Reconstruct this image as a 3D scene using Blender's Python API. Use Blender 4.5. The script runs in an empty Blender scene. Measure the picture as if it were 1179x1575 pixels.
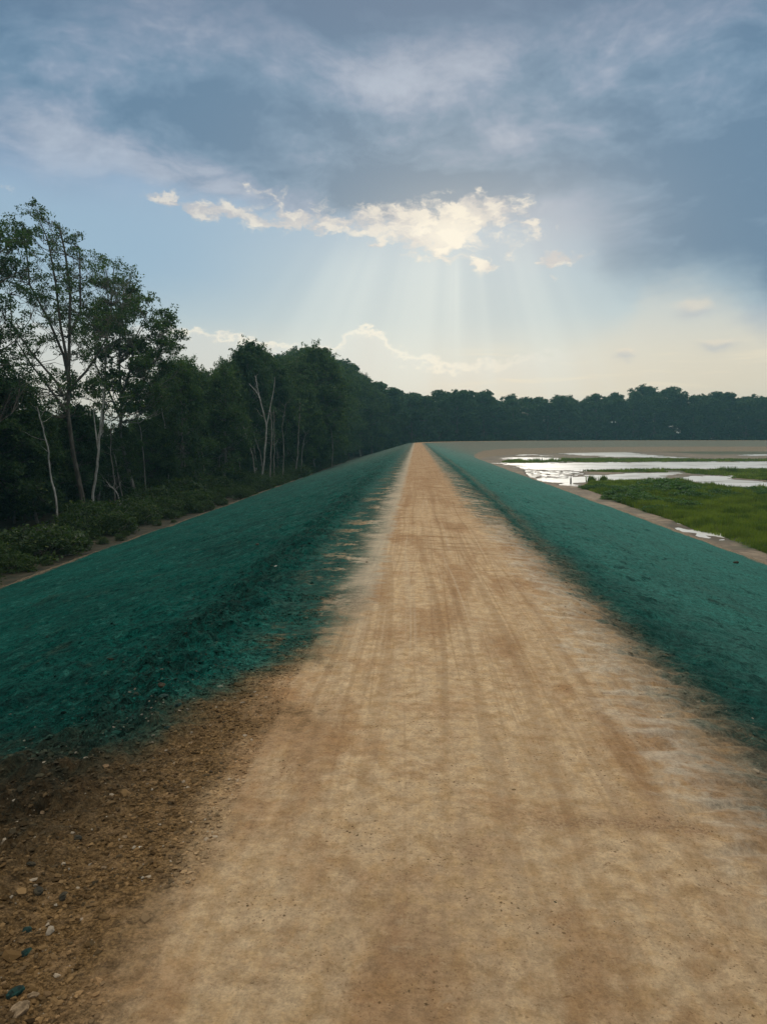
import bpy, math, random
import numpy as np

R = math.radians
scene = bpy.context.scene
COL = scene.collection

# ------------------------------------------------------------------ camera
EYE, FL = 1.7, 1150.0                      # eye height above the crown (m), focal length in photo pixels
PITCH, YAW = math.atan(116.5 / FL), math.atan(50.5 / FL)
cd = bpy.data.cameras.new('camera')
cam = bpy.data.objects.new('camera', cd)
COL.objects.link(cam)
cd.sensor_fit = 'VERTICAL'
cd.sensor_height = 36.0
cd.lens = 36.0 * FL / 1575.0
cd.clip_start = 0.05
cd.clip_end = 6000
cam.location = (0, 0, EYE)
cam.rotation_euler = (math.pi / 2 - PITCH, 0, YAW)
scene.camera = cam


def ray(px, py):
    """direction of a point of the photograph (1179 x 1575) in world axes"""
    x, y, z = (px - 589.5) / FL, 1.0, (787.5 - py) / FL
    c, s = math.cos(-PITCH), math.sin(-PITCH)
    y, z = y * c - z * s, y * s + z * c
    c, s = math.cos(YAW), math.sin(YAW)
    return (x * c - y * s, x * s + y * c, z)


def sight(px, py, Y):
    """real place of something seen at (px, py) and standing Y metres down the road"""
    d = ray(px, py)
    k = Y / d[1]
    return np.array((d[0] * k, Y, EYE + d[2] * k))


def azel(px, py):
    x, y, z = ray(px, py)
    return math.degrees(math.atan2(x, y)), math.degrees(math.atan2(z, math.hypot(x, y)))


# ------------------------------------------------------------------ node expression helper
class X:
    nt = None

    def __init__(s, v):
        s.v = v

    @staticmethod
    def put(sock, v):
        if isinstance(v, X):
            v = v.v
        if hasattr(v, 'is_output'):
            X.nt.links.new(v, sock)
        elif isinstance(v, (tuple, list)):
            sock.default_value = tuple(v) + ((1.0,) if len(sock.default_value) == 4 and len(v) == 3 else ())
        else:
            try:
                sock.default_value = v
            except Exception:
                sock.default_value = (v,) * len(sock.default_value)

    @staticmethod
    def m(op, a, b=None, c=None, clamp=False):
        n = X.nt.nodes.new('ShaderNodeMath')
        n.operation = op
        n.use_clamp = clamp
        X.put(n.inputs[0], a)
        if b is not None:
            X.put(n.inputs[1], b)
        if c is not None:
            X.put(n.inputs[2], c)
        return X(n.outputs[0])

    def __add__(s, o): return X.m('ADD', s, o)
    __radd__ = __add__
    def __sub__(s, o): return X.m('SUBTRACT', s, o)
    def __rsub__(s, o): return X.m('SUBTRACT', o, s)
    def __mul__(s, o): return X.m('MULTIPLY', s, o)
    __rmul__ = __mul__
    def __truediv__(s, o): return X.m('DIVIDE', s, o)
    def __neg__(s): return X.m('MULTIPLY', s, -1.0)


def clamp(a): return X.m('ADD', a, 0.0, clamp=True)
def xmax(a, b): return X.m('MAXIMUM', a, b)
def xmin(a, b): return X.m('MINIMUM', a, b)
def xabs(a): return X.m('ABSOLUTE', a)


def sstep(v, lo, hi):
    n = X.nt.nodes.new('ShaderNodeMapRange')
    n.interpolation_type = 'SMOOTHSTEP'
    X.put(n.inputs['Value'], v)
    if lo > hi:
        lo, hi = hi, lo
        n.inputs['To Min'].default_value, n.inputs['To Max'].default_value = 1, 0
    n.inputs['From Min'].default_value, n.inputs['From Max'].default_value = lo, hi
    return X(n.outputs['Result'])


def vec(a, b, c=0.0):
    n = X.nt.nodes.new('ShaderNodeCombineXYZ')
    for i, v in enumerate((a, b, c)):
        X.put(n.inputs[i], v)
    return X(n.outputs[0])


def noise(v, scale=1.0, detail=4.0, rough=0.55, dist=0.0):
    n = X.nt.nodes.new('ShaderNodeTexNoise')
    X.put(n.inputs['Vector'], v)
    n.inputs['Scale'].default_value = scale
    n.inputs['Detail'].default_value = detail
    n.inputs['Roughness'].default_value = rough
    n.inputs['Distortion'].default_value = dist
    return X(n.outputs[0])


def voro(v, scale=1.0, feature='F1', out=0):
    n = X.nt.nodes.new('ShaderNodeTexVoronoi')
    n.feature = feature
    X.put(n.inputs['Vector'], v)
    n.inputs['Scale'].default_value = scale
    return X(n.outputs[out])


def mix(f, a, b):
    n = X.nt.nodes.new('ShaderNodeMix')
    n.data_type = 'RGBA'
    X.put(n.inputs[0], f)
    X.put(n.inputs[6], a)
    X.put(n.inputs[7], b)
    return X(n.outputs[2])


def cop(op, a, b, f=1.0):
    n = X.nt.nodes.new('ShaderNodeMix')
    n.data_type = 'RGBA'
    n.blend_type = op
    X.put(n.inputs[0], f)
    X.put(n.inputs[6], a)
    X.put(n.inputs[7], b)
    return X(n.outputs[2])


def curve(v, pts):
    """piecewise linear-ish curve through pts (x, y), as a float ramp"""
    x0, x1 = pts[0][0], pts[-1][0]
    y0, y1 = min(p[1] for p in pts), max(p[1] for p in pts)
    n = X.nt.nodes.new('ShaderNodeFloatCurve')
    c = n.mapping.curves[0]
    q = [((x - x0) / (x1 - x0), (y - y0) / (y1 - y0 + 1e-9)) for x, y in pts]
    while len(c.points) < len(q):
        c.points.new(0.5, 0.5)
    for p, (x, y) in zip(c.points, q):
        p.location = (x, y)
        p.handle_type = 'AUTO_CLAMPED'
    n.mapping.update()
    X.put(n.inputs['Value'], clamp((X(v.v) - x0) / (x1 - x0)))
    return X(n.outputs[0]) * (y1 - y0) + y0


def ramp(v, stops):
    n = X.nt.nodes.new('ShaderNodeValToRGB')
    e = n.color_ramp.elements
    while len(e) < len(stops):
        e.new(0.5)
    for el, (p, c) in zip(e, stops):
        el.position = p
        el.color = (*c, 1)
    X.put(n.inputs[0], v)
    return X(n.outputs[0])


def s2l(r, g, b):
    return tuple(((c / 255) / 12.92 if c <= 10 else ((c / 255 + .055) / 1.055) ** 2.4) for c in (r, g, b))


# ------------------------------------------------------------------ sky (world)
SUN_AZ, SUN_EL = azel(700, 335)
world = bpy.data.worlds.new('World')
scene.world = world
world.use_nodes = True
nt = X.nt = world.node_tree
nt.nodes.clear()
tc = nt.nodes.new('ShaderNodeTexCoord')
sp = nt.nodes.new('ShaderNodeSeparateXYZ')
nt.links.new(tc.outputs['Generated'], sp.inputs[0])
dx, dy, dz = (X(o) for o in sp.outputs)
DEG = 180 / math.pi
az = X.m('ARCTAN2', dx, dy) * DEG
el = X.m('ARCSINE', dz) * DEG
big = noise(vec(az * .055, el * .10, 3.1), 1, 5, .55)
big2 = noise(vec(az * .055, el * .10, 9.7), 1, 5, .55)
fine = noise(vec(az * .45, el * .75, 1.3), 1, 7, .62)
fine2 = noise(vec(az * .45, el * .75, 6.3), 1, 7, .62)
aw = az + (big - .5) * 7 + (fine - .5) * 2.0
ew = el + (big2 - .5) * 4 + (fine2 - .5) * 1.4

mid = noise(vec(az * .11 + (big - .5) * 1.5, el * .26 + (big2 - .5) * 2.0, 12.5), 1, 6, .58)


def blob(a, e, px, py, rx, ry, amp=1.0):
    a0, e0 = azel(px, py)
    u = (a - a0) / (rx * .0498)
    v = (e - e0) / (ry * .0498)
    return X.m('EXPONENT', (u * u + v * v) * -1.0) * amp


def total(a, e, rows):
    t = None
    for r in rows:
        b = blob(a, e, *r)
        t = b if t is None else t + b
    return t


E = lambda y: azel(640, y)[1]
skybase = ramp(clamp(el / 90.0), [
    (0.0, s2l(218, 210, 196)), (E(600) / 90, s2l(224, 218, 205)), (E(545) / 90, s2l(208, 214, 210)),
    (E(490) / 90, s2l(184, 203, 211)), (E(430) / 90, s2l(168, 193, 208)), (E(360) / 90, s2l(158, 185, 206)),
    (E(250) / 90, s2l(146, 172, 204))])
col = skybase
# warmer towards the right horizon, bluer towards the left gap
right_warm = sstep(aw, 2, 26) * sstep(el, E(470), E(590))
col = mix(right_warm * .7, col, s2l(226, 215, 192))
col = mix(clamp(total(aw, ew, [(230, 400, 190, 75)]) * .6), col, s2l(142, 178, 207))
col = mix(clamp(total(aw, ew, [(760, 470, 260, 50)]) * .35), col, s2l(160, 184, 198))
# crepuscular rays fanning out below the bright gap
ra = (az - SUN_AZ)
re = (SUN_EL + 13.0) - el
ang = X.m('ARCTAN2', ra, xmax(re, .01)) * DEG
rn = noise(vec(ang * .085, 0.4, 0.0), 1, 2.2, .6)
rays = sstep(rn, .40, .64) * sstep(el, SUN_EL, SUN_EL - 4.0) * sstep(el, -3, 3) * sstep(xabs(ang + 4), 42, 18)
core = X.m('EXPONENT', ((ang + 1.5) / 3.6) * ((ang + 1.5) / 3.6) * -1.0) * (.6 + sstep(noise(vec(ang * .3, 1.4, 0.0), 1, 2, .5), .4, .6) * .5) * sstep(el, SUN_EL - 1, SUN_EL - 4) * sstep(el, 1.5, 11)
# lower bank of pale cumulus
A = lambda x: azel(x, 560)[0]
low = curve(az, [(A(-300), E(520)), (A(150), E(520)), (A(270), E(512)), (A(330), E(520)), (A(400), E(530)), (A(470), E(540)),
                 (A(530), E(520)), (A(565), E(503)), (A(600), E(530)), (A(640), E(545)), (A(700), E(558)), (A(840), E(552)),
                 (A(950), E(548)), (A(1040), E(545)), (A(1179), E(540)), (A(1500), E(530))])
crisp = noise(vec(az * .8, el * 1.3, 4.4), 1, 8, .6)
le = el + (crisp - .5) * 3.2 + (mid - .5) * 2.2
lowm = sstep(le - low, .15, -.15)
lowm = lowm * sstep(az, A(1000), A(760))
rim = X.m('EXPONENT', ((le - low + .25) / .28) * ((le - low + .25) / .28) * -1.0) * sstep(az, A(900), A(620)) * sstep(fine, .30, .50) * sstep(az, A(240), A(290))
col = mix(lowm * .7, col, mix(sstep(el, 1.0, 6.0), s2l(228, 222, 206), s2l(214, 217, 214)))
col = mix(clamp(rim * .7), col, s2l(250, 243, 226))
# right wedge of cream cloud
wedge = curve(az, [(A(700), E(640)), (A(860), E(560)), (A(960), E(490)), (A(1030), E(452)), (A(1100), E(470)), (A(1179), E(505)), (A(1500), E(540))])
wm = sstep(el + (mid - .5) * 5.0 + (crisp - .5) * 1.2 - wedge, 1.3, -1.3) * sstep(az, A(820), A(980))
col = mix(wm * .35, col, s2l(222, 214, 198))
# thin streaks low on the right
st = noise(vec(az * .10, el * 1.5 + (big - .5) * 3, 2.2), 1, 4, .5)
col = mix(sstep(st, .52, .68) * sstep(el, 7.5, 5.0) * sstep(el, 2, 4) * sstep(az, A(600), A(800)) * .4, col, s2l(242, 230, 205))
for px_, py_, rx_, ry_ in ((1066, 477, 22, 10), (1104, 531, 20, 7), (960, 545, 12, 6)):
    b_ = clamp(total(az + (crisp - .5) * 1.4, el + (fine - .5) * 1.2, [(px_, py_, rx_, ry_)]) * 1.3)
    col = mix(b_ * .55, col, s2l(176, 184, 194))
    b2 = clamp(total(az + (crisp - .5) * 1.4, el + (fine - .5) * 1.2, [(px_ + 2, py_ - ry_ * .9, rx_, ry_ * .6)]) * 1.3)
    col = mix(b2 * .5, col, s2l(238, 226, 205))
# the dark deck
mid2 = noise(vec(az * .06 + el * .08, el * .24 - az * .03, 21.5), 1, 5, .55)
deckE = curve(aw, [(A(-600), E(300)), (A(-100), E(300)), (A(0), E(285)), (A(110), E(290)), (A(220), E(298)), (A(320), E(318)), (A(430), E(326)),
                   (A(520), E(330)), (A(620), E(335)), (A(700), E(345)), (A(780), E(335)), (A(850), E(345)), (A(900), E(380)),
                   (A(960), E(432)), (A(1060), E(450)), (A(1130), E(475)), (A(1179), E(512)), (A(1260), E(530)), (A(1800), E(520))])
dd = ew - deckE + (mid - .5) * 2.0
soft_edge = xmax(sstep(az, A(330), A(60)), sstep(az, A(760), A(900)))
deck = sstep(dd, -.7, .8) * (1.0 - soft_edge) + sstep(dd, -2.6, 2.6) * soft_edge
f = .30 + (mid - .5) * 2.5 + (mid2 - .5) * 1.1 + (fine - .5) * .6 + total(aw, ew, [
    (800, 70, 80, 34, .10), (650, 100, 90, 30, .05), (560, 150, 120, 30, .08), (470, 90, 200, 60, .10), (30, 240, 190, 60, .30), (180, 240, 140, 50, .18), (740, 220, 120, 22, .30),
    (640, 170, 60, 40, .25), (860, 310, 100, 50, .5), (330, 300, 130, 30, .45), (1100, 140, 120, 40, .2), (300, 60, 120, 60, .15)]) - total(aw, ew, [
    (120, 180, 90, 35, .35), (640, 195, 120, 35, .15), (570, 285, 130, 24, .50), (790, 275, 150, 26, .45), (900, 190, 150, 40, .30),
    (1070, 360, 120, 80, .50), (1120, 230, 120, 40, .30), (560, 20, 150, 40, .35), (300, 190, 120, 30, .25), (300, -20, 900, 60, .25)])
f = clamp(f)
deckcol = ramp(f, [(0.0, s2l(98, 131, 160)), (.3, s2l(115, 145, 172)), (.55, s2l(136, 157, 182)), (.8, s2l(160, 174, 194)), (1.0, s2l(172, 185, 203))])
deckcol = mix(sstep(el, E(150), E(-30)) * .55, deckcol, s2l(106, 122, 148))
col = mix(deck, col, deckcol)
col = mix(clamp(total(aw, ew, [(850, 345, 100, 60)]) * .6), col, s2l(172, 183, 198))
# rays over everything below the deck
rayamt = clamp(rays * .32 + core * .40)
col = mix(rayamt, col, s2l(224, 236, 234))
# the sunlit torn edge of the cloud
fil = noise(vec(az * .55 + (fine - .5) * 2.0, el * 1.05 + (fine2 - .5) * 2.0, 8.8), 1, 7, .52)
ridge = total(az + (fine - .5) * 2.6, el + (fine2 - .5) * 2.0, [
    (250, 303, 40, 8, 1.0), (295, 318, 44, 10, 1.05), (350, 330, 44, 11, 1.05), (400, 298, 36, 20, .50), (425, 340, 44, 15, 1.0), (480, 342, 48, 20, .9),
    (550, 342, 50, 20, .9), (620, 335, 40, 26, .85), (655, 365, 44, 26, 1.1), (705, 352, 56, 36, 1.3), (755, 322, 50, 24, 1.0),
    (575, 376, 12, 6, .9), (746, 410, 26, 6, 1.0), (782, 384, 14, 9, .7), (845, 392, 24, 16, .65), (850, 412, 10, 14, .6), (885, 392, 26, 7, .6), (690, 400, 40, 9, .5),
    (820, 345, 34, 14, .6), (868, 398, 24, 8, .6), (930, 400, 16, 5, .4), (4, 295, 12, 8, .6)])
bm = sstep(ridge * .56 + (fil - .5) * 2.0 + (crisp - .5) * .5, .24, .70)
bright = clamp(total(az, el, [(700, 360, 55, 34, 1.0), (430, 350, 60, 15, .2)]) + sstep(fil, .46, .62) * .6 + (crisp - .5) * .8 - .05)
bm = bm * sstep(ridge, .04, .22)
col = mix(bm * .85, col, mix(bright, s2l(196, 194, 196), s2l(252, 243, 224)))
col = mix(clamp(total(az, el, [(695, 350, 110, 50, .12), (640, 430, 260, 100, .10)])), col, s2l(246, 244, 234))
# unseen overcast above the frame, brightened to light the road; dimmer cloud behind
up = sstep(el, 33, 52)
back = sstep(xabs(az), 50, 95)
ov = noise(vec(dx * 2.2, dy * 2.2, dz * 2.2), 1, 5, .55)
over = mix(sstep(ov, .35, .65), (1.40, 1.39, 1.34), (1.74, 1.66, 1.50))
backc = mix(sstep(ov, .35, .65), s2l(95, 110, 135), s2l(140, 150, 168))
col = mix(back, col, backc)
col = mix(up, col, over)
sky = nt.nodes.new('ShaderNodeTexSky')
sky.sky_type = 'NISHITA'
sky.sun_disc = False
sky.sun_elevation = R(SUN_EL)
sky.sun_rotation = R(SUN_AZ)
sky.air_density = 1.4
sky.dust_density = 2.0
bgc = nt.nodes.new('ShaderNodeBackground')
X.put(bgc.inputs[0], col)
bgc.inputs[1].default_value = 1.0
bgn = nt.nodes.new('ShaderNodeBackground')
nt.links.new(sky.outputs[0], bgn.inputs[0])
bgn.inputs[1].default_value = 0.06
mx = nt.nodes.new('ShaderNodeMixShader')
mx.inputs[0].default_value = 0.94
nt.links.new(bgn.outputs[0], mx.inputs[1])
nt.links.new(bgc.outputs[0], mx.inputs[2])
wo = nt.nodes.new('ShaderNodeOutputWorld')
nt.links.new(mx.outputs[0], wo.inputs[0])

# ------------------------------------------------------------------ sun behind the cloud, exposure
sd = bpy.data.lights.new('sun', 'SUN')
sd.energy = 0.7
sd.angle = R(18)
sd.color = (1.0, 0.9, 0.76)
sun = bpy.data.objects.new('sun', sd)
COL.objects.link(sun)
sun.rotation_euler = (math.pi / 2 - R(SUN_EL), 0, math.pi - R(SUN_AZ))
vs = scene.view_settings
vs.view_transform = 'Standard'
vs.look = 'None'
vs.exposure = 0.0
vs.gamma = 1.0
vs.use_curve_mapping = False
scene.cycles.max_bounces = 6
scene.cycles.diffuse_bounces = 3
scene.cycles.transmission_bounces = 3
scene.cycles.volume_bounces = 1


# ------------------------------------------------------------------ numpy noise
def _hash(i, j, seed):
    h = (i.astype(np.int64) * 374761393 + j.astype(np.int64) * 668265263 + seed * 974634777) & 0xffffffff
    h = ((h ^ (h >> 13)) * 1274126177) & 0xffffffff
    h = ((h ^ (h >> 16)) * 2246822519) & 0xffffffff
    return ((h >> 8) & 0xffff) / 65535.0


def vnoise(x, y, seed=0):
    i, j = np.floor(x), np.floor(y)
    u, v = x - i, y - j
    u = u * u * u * (u * (u * 6 - 15) + 10)
    v = v * v * v * (v * (v * 6 - 15) + 10)
    i, j = i.astype(np.int64), j.astype(np.int64)
    a, b, c, d = _hash(i, j, seed), _hash(i + 1, j, seed), _hash(i, j + 1, seed), _hash(i + 1, j + 1, seed)
    return (a * (1 - u) + b * u) * (1 - v) + (c * (1 - u) + d * u) * v


def fbm(x, y, oct=4, seed=0, gain=.5):
    t, a, n = 0, 1.0, 0
    for k in range(oct):
        t = t + a * vnoise(x * 2 ** k + 17.3 * k, y * 2 ** k - 9.1 * k, seed + k)
        n += a
        a *= gain
    return t / n - .5


def sst(x, a, b):
    t = np.clip((x - a) / (b - a), 0, 1)
    return t * t * (3 - 2 * t)


# ------------------------------------------------------------------ object helpers
def tag(o, label=None, cat=None, group=None, kind=None):
    if label: o['label'] = label
    if cat: o['category'] = cat
    if group: o['group'] = group
    if kind: o['kind'] = kind
    return o


def mesh(name, V, F, mats, smooth=True, uv=None, cols=None):
    """V n x 3, F a list of face index arrays (each m x k)"""
    me = bpy.data.meshes.new(name)
    V = np.asarray(V, dtype=np.float32)
    Fs = [np.asarray(f, dtype=np.int32) for f in (F if isinstance(F, list) else [F]) if len(f)]
    me.vertices.add(len(V))
    me.vertices.foreach_set('co', V.ravel())
    idx = np.concatenate([f.ravel() for f in Fs])
    tot = np.concatenate([np.full(len(f), f.shape[1], dtype=np.int32) for f in Fs])
    st = np.concatenate([[0], np.cumsum(tot)[:-1]]).astype(np.int32)
    me.loops.add(len(idx))
    me.loops.foreach_set('vertex_index', idx)
    me.polygons.add(len(tot))
    me.polygons.foreach_set('loop_start', st)
    me.polygons.foreach_set('loop_total', tot)
    me.polygons.foreach_set('use_smooth', np.full(len(tot), smooth))
    if uv is not None:
        l = me.uv_layers.new(name='ds')
        l.data.foreach_set('uv', np.asarray(uv, dtype=np.float32)[idx].ravel())
    if cols is not None:
        a = me.color_attributes.new('mask', 'FLOAT_COLOR', 'POINT')
        a.data.foreach_set('color', np.asarray(cols, dtype=np.float32).ravel())
    me.update()
    me.validate()
    for m in (mats if isinstance(mats, (list, tuple)) else [mats]):
        me.materials.append(m)
    return me


def obj(name, me, parent=None, loc=None):
    o = bpy.data.objects.new(name, me)
    COL.objects.link(o)
    if parent is not None: o.parent = parent
    if loc is not None: o.location = loc
    return o


def grid_faces(nr, nc):
    a = np.arange(nr * nc).reshape(nr, nc)
    return np.stack([a[:-1, :-1], a[:-1, 1:], a[1:, 1:], a[1:, :-1]], -1).reshape(-1, 4)


def new_mat(name):
    m = bpy.data.materials.new(name)
    m.use_nodes = True
    m.node_tree.nodes.clear()
    X.nt = m.node_tree
    return m


def finish(color, rough=.9, bump=None, bstr=1.0, bdist=.01, spec=.25, translucent=0.0):
    nt = X.nt
    p = nt.nodes.new('ShaderNodeBsdfPrincipled')
    X.put(p.inputs['Base Color'], color)
    X.put(p.inputs['Roughness'], rough)
    p.inputs['Specular IOR Level'].default_value = spec
    if bump is not None:
        b = nt.nodes.new('ShaderNodeBump')
        b.inputs['Strength'].default_value = bstr
        b.inputs['Distance'].default_value = bdist
        X.put(b.inputs['Height'], bump)
        nt.links.new(b.outputs[0], p.inputs['Normal'])
    out = nt.nodes.new('ShaderNodeOutputMaterial')
    s = p.outputs[0]
    if translucent:
        t = nt.nodes.new('ShaderNodeBsdfTranslucent')
        X.put(t.inputs[0], cop('MULTIPLY', color, (1.5, 1.6, .6)))
        mxx = nt.nodes.new('ShaderNodeMixShader')
        mxx.inputs[0].default_value = translucent
        nt.links.new(s, mxx.inputs[1])
        nt.links.new(t.outputs[0], mxx.inputs[2])
        s = mxx.outputs[0]
    nt.links.new(s, out.inputs[0])
    return p


def uv_ds():
    n = X.nt.nodes.new('ShaderNodeUVMap')
    n.uv_map = 'ds'
    s = X.nt.nodes.new('ShaderNodeSeparateXYZ')
    X.nt.links.new(n.outputs[0], s.inputs[0])
    return X(s.outputs[0]), X(s.outputs[1])


def island():
    return X(X.nt.nodes.new('ShaderNodeNewGeometry').outputs['Random Per Island'])


# ------------------------------------------------------------------ levee material (d across, s along; metres)
def levee_material(name, stones=False):
    m = new_mat(name)
    d, s = uv_ds()
    ls = X.m('LOGARITHM', xmax(s, .5), 10.0)
    P = vec(d, s, 0.0)
    n_m = noise(P, .9, 5, .6)                     # metre patches
    n_ml = noise(vec(d * 1.5, s * .38, 17.0), 1, 6, .62)
    G1 = noise(P, 13, 10, .84)
    G2 = noise(vec(d, s, 5.0), 60, 6, .9)
    mea = (noise(vec(0.0, s * .10, 61.0), 1, 2, .5) - .5) * .5
    lin = noise(vec((d + mea) * 12, s * .07, 63.0), 1, 2.5, .5)
    lin2 = noise(vec((d - mea * .7) * 26, s * .12, 67.0), 1, 2, .5)
    n_f = noise(P, 9, 6, .65)                     # decimetre patches
    n_g = noise(P, 70, 4, .7)                     # grit
    n_gg = noise(vec(d, s, 5.0), 230, 2, .6)
    n_h = noise(vec(d * 26, s * 34, 31.0), 1, 5, .72, .6)      # small flecks lying across
    n_i = noise(P, 27, 5, .7)
    n_j = noise(vec(d * 6.5, s * 8, 3.3), 1, 7, .72, .5)
    n_t = noise(vec(d * .8, s * 4.5, 3.0), 1, 5, .6)   # bars across the road
    n_tf = noise(vec(d * 2.0, s * 9, 1.0), 1, 4, .6)
    n_l = noise(vec(d * 11, s * .35, 8.0), 1, 4, .6)    # lines along the road
    n_l2 = noise(vec(d * 30, s * .8, 2.0), 1, 3, .6)
    tan = mix(sstep(n_f, .36, .62), (.47, .312, .158), (.57, .41, .24))
    tan = mix(sstep(n_l, .42, .62) * .35, tan, (.46, .335, .205))
    tan = mix(sstep(n_ml, .48, .62) * .6, tan, (.29, .155, .068))
    tan = mix(sstep(noise(P, 1.7, 7, .7), .50, .64) * .45, tan, (.34, .185, .080))
    tan = mix(sstep(noise(P, 2.6, 6, .75), .54, .66) * .35, tan, (.26, .15, .068))
    tan = mix(sstep(noise(vec(d * 3.0, s * 1.1, 14.0), 1, 6, .7), .55, .68) * .45, tan, (.52, .39, .235))
    # wheel tracks
    trk = None
    for dc, w, a in ((.44, .05, .8), (.66, .10, .7), (.95, .07, .7), (-.06, .05, .45), (.22, .04, .35), (1.18, .09, .6), (-.48, .025, .5)):
        u = (d - dc + (n_f - .5) * .06 + (n_m - .5) * .25) / w
        g = X.m('EXPONENT', u * u * -1.0) * a
        trk = g if trk is None else trk + g
    trk = trk * .75 * sstep(G1, .35, .6) * sstep(n_l2, .3, .6) * sstep(noise(vec(d * .6, s * .45, 7.7), 1, 4, .6), .38, .6)
    tan = mix(clamp(trk * .9) * (.4 + sstep(s, 2.2, 4.0) * .6), tan, (.175, .088, .036))
    lines = xmax(sstep(lin, .53, .64) * .7, sstep(lin2, .55, .66) * .6) * (.25 + sstep(s, 2.2, 5.5) * .75) * sstep(G1, .30, .55)
    tan = mix(clamp(lines) * .5, tan, (.20, .11, .048))
    tan = mix(sstep(lin, .40, .33) * sstep(s, 2.5, 5) * .4, tan, (.52, .40, .255))
    # cross bars, stronger further off
    bars = sstep(n_t, .53, .63) * sstep(s, 6, 14) * .7
    tan = mix(bars, tan, (.225, .128, .058))
    tan = mix(sstep(s, 8, 30) * .85 * sstep(n_tf, .28, .62), tan, (.27, .150, .066))
    cross = X.m('EXPONENT', ((s - 3.22 + (n_f - .5) * .16 + (n_m - .5) * .2) / .045) * ((s - 3.22 + (n_f - .5) * .16 + (n_m - .5) * .2) / .045) * -1.0)
    cross = cross * sstep(d, .42, .62) * sstep(d, 1.5, 1.2) * sstep(n_g, .35, .6)
    tan = mix(cross * .55, tan, (.19, .10, .05))
    patch = (X.m('EXPONENT', ((d - 1.02) / .22) * ((d - 1.02) / .22) * -1.0 - ((s - 3.3) / .12) * ((s - 3.3) / .12)) +
             X.m('EXPONENT', ((d - .0) / .22) * ((d - .0) / .22) * -1.0 - ((s - 2.45) / .3) * ((s - 2.45) / .3)) +
             X.m('EXPONENT', ((d - .27) / .10) * ((d - .27) / .10) * -1.0 - ((s - 2.95) / .25) * ((s - 2.95) / .25)))
    tan = mix(clamp(patch * sstep(n_f, .35, .6)) * .55, tan, (.25, .135, .065))
    tan = mix(sstep(n_g, .56, .68) * .35, tan, (.27, .15, .065))
    tan = mix(sstep(n_gg, .6, .75) * .3, tan, (.52, .42, .29))
    tan = mix(sstep(n_h, .60, .68) * .6, tan, (.20, .108, .045))
    tan = mix(sstep(n_h, .40, .30) * .35, tan, (.56, .42, .26))
    tan = mix(sstep(n_i, .60, .70) * .4, tan, (.25, .135, .055))
    tan = mix(sstep(n_j, .60, .70) * .35, tan, (.20, .105, .045))
    tan = mix(sstep(n_j, .42, .32) * .35, tan, (.52, .39, .24))
    spk = voro(vec(d + (n_g - .5) * .02, s * .8, 0.0), 30)
    spk2 = voro(vec(d + (n_g - .5) * .02, s, 4.0), 58)
    gate = sstep(noise(P, 2.2, 4, .65), .45, .62)
    tan = mix(sstep(spk, .20, .10) * gate * .85, tan, (.10, .055, .024))
    tan = mix(sstep(spk2, .22, .12) * (.25 + gate * .75) * .8, tan, (.13, .075, .032))
    # brown loose gravelly side on the left, near
    lft_ = -d
    brown = mix(sstep(n_g, .35, .65), (.08, .046, .017), (.235, .142, .060))
    brown = mix(sstep(n_h, .50, .62) * .6, brown, (.022, .016, .009))
    brown = mix(sstep(n_i, .56, .66) * .6, brown, (.26, .165, .085))
    brown = mix(sstep(n_f, .5, .66) * .5 * sstep(lft_, 2.2, 1.0), brown, (.27, .17, .085))
    brown = mix(sstep(lft_ + (n_m - .5), .9, 2.0) * sstep(s, 2.3, 3.6) * .7, brown, (.03, .026, .017))
    brown = mix(sstep(noise(vec(d, s, 2.0), 3.2, 5, .65), .56, .68) * .5, brown, (.075, .05, .028))
    lft = -d
    jl = (n_f - .5) * .35 + (n_m - .5) * .9
    bmask = sstep(lft + jl, .72, 1.12) * sstep(s, 12, 7)
    bmask = xmax(bmask, sstep(n_m + (n_f - .5) * .3, .5, .62) * sstep(lft, .45, .7) * sstep(s, 3.8, 4.6) * sstep(s, 12, 8) * .75)
    col = mix(bmask, tan, brown)
    # pale dried rims of sprayed mulch on both shoulders
    fing = noise(vec(d * 2.6, s * 4.2, 4.0), 1, 7, .68, .6)
    pale = sstep(d + (fing - .5) * 1.2 + (n_m - .5) * .6, 1.12, 1.6) * sstep(s, 2.2, 3.4) * sstep(n_f, .3, .5)
    pale = pale * sstep(s, 220, 60)
    col = mix(pale * .62, col, mix(sstep(fing, .4, .6), (.30, .215, .13), (.52, .45, .34)))
    palel = sstep(lft + (fing - .5) * .7, .36, .52) * sstep(s, 5.5, 9) * sstep(lft, 1.1, .8)
    col = mix(palel * .55, col, (.44, .40, .30))
    # green hydroseed
    tn = noise(vec(d * .5, s * .22, 2.0), 1, 5, .6)
    tn2 = noise(vec(d * .45, s * 1.6, 6.0), 1, 5, .6)
    teal = mix(sstep(tn, .35, .65), (.0015, .044, .034), (.003, .075, .057))
    teal = mix(sstep(tn2, .45, .7) * .5, teal, (.008, .110, .084))
    teal = mix(sstep(n_g, .44, .62) * .4, teal, (.003, .035, .03))
    teal = mix(sstep(noise(vec(d * 1.1, s * .28, 71.0), 1, 7, .68), .56, .68) * .55, teal, (.016, .038, .026))
    teal = mix(sstep(noise(vec(d * .35 + s * .12, s * 1.2 - d * .5, 73.0), 1, 7, .7), .52, .66) * .45, teal, (.003, .045, .04))
    teal = mix(sstep(n_f, .55, .72) * .3, teal, (.012, .06, .04))
    teal = mix(sstep(n_gg, .56, .70) * .4, teal, (.03, .15, .12))
    teal = mix(sstep(n_h, .52, .64) * .6, teal, (.003, .024, .021))
    teal = mix(sstep(n_j, .52, .66) * .5, teal, (.004, .035, .03))
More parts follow.
